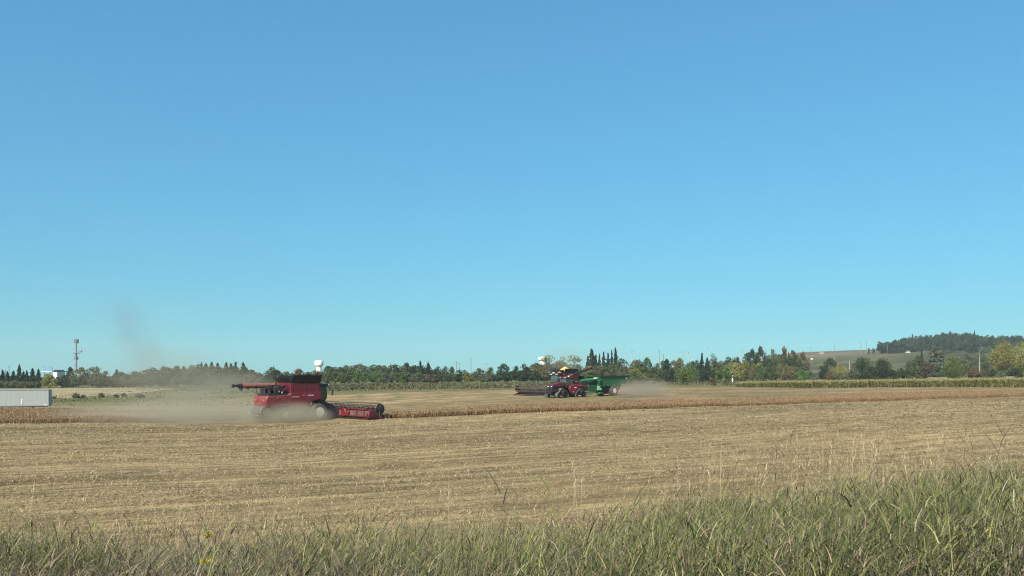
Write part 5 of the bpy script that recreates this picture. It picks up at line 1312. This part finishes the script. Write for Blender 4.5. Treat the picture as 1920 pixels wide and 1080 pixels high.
# ------------------------------------------------------------------ dust in the air
def dust_mat(name, density, col, nscale, lo, hi, an=.2):
    m, nt, out = new_mat(name)
    tc = N(nt, 'ShaderNodeTexCoord')
    ln = N(nt, 'ShaderNodeVectorMath', operation='LENGTH'); nt.links.new(tc.outputs['Object'], ln.inputs[0])
    fall = N(nt, 'ShaderNodeMapRange', interpolation_type='SMOOTHSTEP'); fall.inputs[1].default_value = 1.0; fall.inputs[2].default_value = .15; fall.inputs[3].default_value = 0; fall.inputs[4].default_value = 1
    nt.links.new(ln.outputs['Value'], fall.inputs[0])
    nz = N(nt, 'ShaderNodeTexNoise'); nz.inputs['Scale'].default_value = nscale; nz.inputs['Detail'].default_value = 3
    nt.links.new(tc.outputs['Object'], nz.inputs['Vector'])
    mr = N(nt, 'ShaderNodeMapRange'); mr.inputs[1].default_value = lo; mr.inputs[2].default_value = hi; mr.inputs[3].default_value = .0; mr.inputs[4].default_value = 1
    nt.links.new(nz.outputs['Fac'], mr.inputs[0])
    mu = N(nt, 'ShaderNodeMath', operation='MULTIPLY'); nt.links.new(fall.outputs[0], mu.inputs[0]); nt.links.new(mr.outputs[0], mu.inputs[1])
    mu2 = N(nt, 'ShaderNodeMath', operation='MULTIPLY'); mu2.inputs[1].default_value = density; nt.links.new(mu.outputs[0], mu2.inputs[0])
    v = N(nt, 'ShaderNodeVolumePrincipled'); v.inputs['Color'].default_value = (*col, 1); v.inputs['Anisotropy'].default_value = an
    nt.links.new(mu2.outputs[0], v.inputs['Density']); nt.links.new(v.outputs[0], out.inputs['Volume'])
    return m
def dust(px, Y, row_, rad, density, label, col=(.55, .53, .42), nscale=1.6, lo=.3, hi=.62, rot=(0, 0, 0), name='dust_cloud'):
    x = (px - 960)/F*Y; z = (H0 - row_)/F*Y
    me = bpy.data.meshes.new(name); bm = bmesh.new(); bmesh.ops.create_icosphere(bm, subdivisions=4, radius=1.0)
    bm.to_mesh(me); bm.free()
    me.materials.append(dust_mat(name, density, col, nscale, lo, hi))
    o = bpy.data.objects.new(name, me); COL.objects.link(o); o.location = (x, Y, z); o.scale = rad; o.rotation_euler = rot
    return tag(o, label, 'dust', kind='stuff')
dust(532, 98.0, 783, (6.3, 5, 2.3), 1.0, 'dense tan dust rolling around the wheels of the near combine', lo=.15, hi=.55)
dust(350, 99, 782, (20, 10, 2.7), .22, 'low tan dust trailing over the stubble behind the near combine', lo=.2, hi=.6)
dust(400, 104, 735, (13, 10, 4.2), .09, 'thin grey dust hanging at the height of the stowed auger')
dust(300, 106, 700, (14, 9, 5.2), .05, 'thin grey dust veil in front of the left wood')
dust(242, 108, 612, (4.0, 4.5, 6.4), .085, 'brownish puff of dust drifting up into the sky on the left', col=(.36, .38, .38), rot=(0, R(-36), 0), lo=.35, hi=.65)
dust(275, 107, 668, (3.6, 4.5, 3.6), .06, 'thin brownish dust linking the sky puff to the cloud below', col=(.44, .41, .36), lo=.3)
dust(1205, 158, 732, (7.5, 7, 3.0), .24, 'grey dust trailing behind the grain cart', col=(.5, .46, .38), lo=.2, hi=.6)
dust(1062, 170, 678, (6.5, 6, 4.5), .06, 'faint dust drifting up behind the far combine', lo=.25)

# ------------------------------------------------------------------ air, sky, sun, camera
HAZE = 0.0001
if HAZE:
    m, nt, out = new_mat('air_haze')
    v = N(nt, 'ShaderNodeVolumePrincipled'); v.inputs['Color'].default_value = (.62, .82, .95, 1); v.inputs['Density'].default_value = HAZE; v.inputs['Anisotropy'].default_value = .0
    nt.links.new(v.outputs[0], out.inputs['Volume'])
    me = bpy.data.meshes.new('haze'); bm = bmesh.new(); bmesh.ops.create_cube(bm, size=1.0); bm.to_mesh(me); bm.free(); me.materials.append(m)
    o = bpy.data.objects.new('haze', me); COL.objects.link(o); o.scale = (4900, 4900, 95); o.location = (0, 0, 33); tag(o, 'pale blue haze in the air over the fields', 'haze', kind='stuff')
SUN_EL, SUN_AZ = R(40), math.atan2(-.5, -.87)        # azimuth from +Y towards +X
w = bpy.data.worlds.new('World'); SC.world = w; w.use_nodes = True
nt = w.node_tree; bg = nt.nodes['Background']
sky = nt.nodes.new('ShaderNodeTexSky'); sky.sky_type = 'NISHITA'; sky.sun_disc = False
sky.sun_elevation = SUN_EL; sky.sun_rotation = SUN_AZ % (2*math.pi); sky.altitude = 200
sky.air_density = 1.5; sky.dust_density = 0; sky.ozone_density = 6.0; sky.altitude = 0
gm = nt.nodes.new('ShaderNodeGamma'); gm.inputs[1].default_value = .55
wb = nt.nodes.new('ShaderNodeMix'); wb.data_type = 'RGBA'; wb.blend_type = 'MULTIPLY'; wb.inputs[0].default_value = 1; wb.inputs[7].default_value = (.685, 1.61, 2.14, 1)
nt.links.new(sky.outputs[0], gm.inputs[0]); nt.links.new(gm.outputs[0], wb.inputs[6])
nt.links.new(wb.outputs[2], bg.inputs[0]); bg.inputs[1].default_value = .0597
ld = bpy.data.lights.new('sun', 'SUN'); ld.energy = 5.0; ld.angle = R(.53); ld.color = (1, .9, .74)
lo = bpy.data.objects.new('sun', ld); COL.objects.link(lo)
sd = Vector((math.sin(SUN_AZ)*math.cos(SUN_EL), math.cos(SUN_AZ)*math.cos(SUN_EL), math.sin(SUN_EL)))
lo.rotation_euler = sd.to_track_quat('Z', 'Y').to_euler()
cd = bpy.data.cameras.new('camera'); cam = bpy.data.objects.new('camera', cd); COL.objects.link(cam)
cd.sensor_width = 36; cd.lens = 36 * F / 1920; cd.clip_start = .05; cd.clip_end = 9000
cam.location = (0, 0, 0); cam.rotation_euler = (R(90), 0, 0); cd.shift_y = (H0 - 540) / 1920
SC.camera = cam
SC.view_settings.view_transform = 'Standard'; SC.view_settings.look = 'None'; SC.view_settings.gamma = 1; SC.view_settings.exposure = 1.14
SC.cycles.use_denoising = True; SC.cycles.denoising_input_passes = 'RGB_ALBEDO_NORMAL'; SC.cycles.denoising_prefilter = 'NONE'
SC.cycles.pixel_filter_type = 'BLACKMAN_HARRIS'; SC.cycles.filter_width = 1.15
SC.cycles.max_bounces = 6; SC.cycles.volume_bounces = 1; SC.cycles.transparent_max_bounces = 8
SC.cycles.volume_step_rate = 1.0; SC.cycles.volume_max_steps = 256
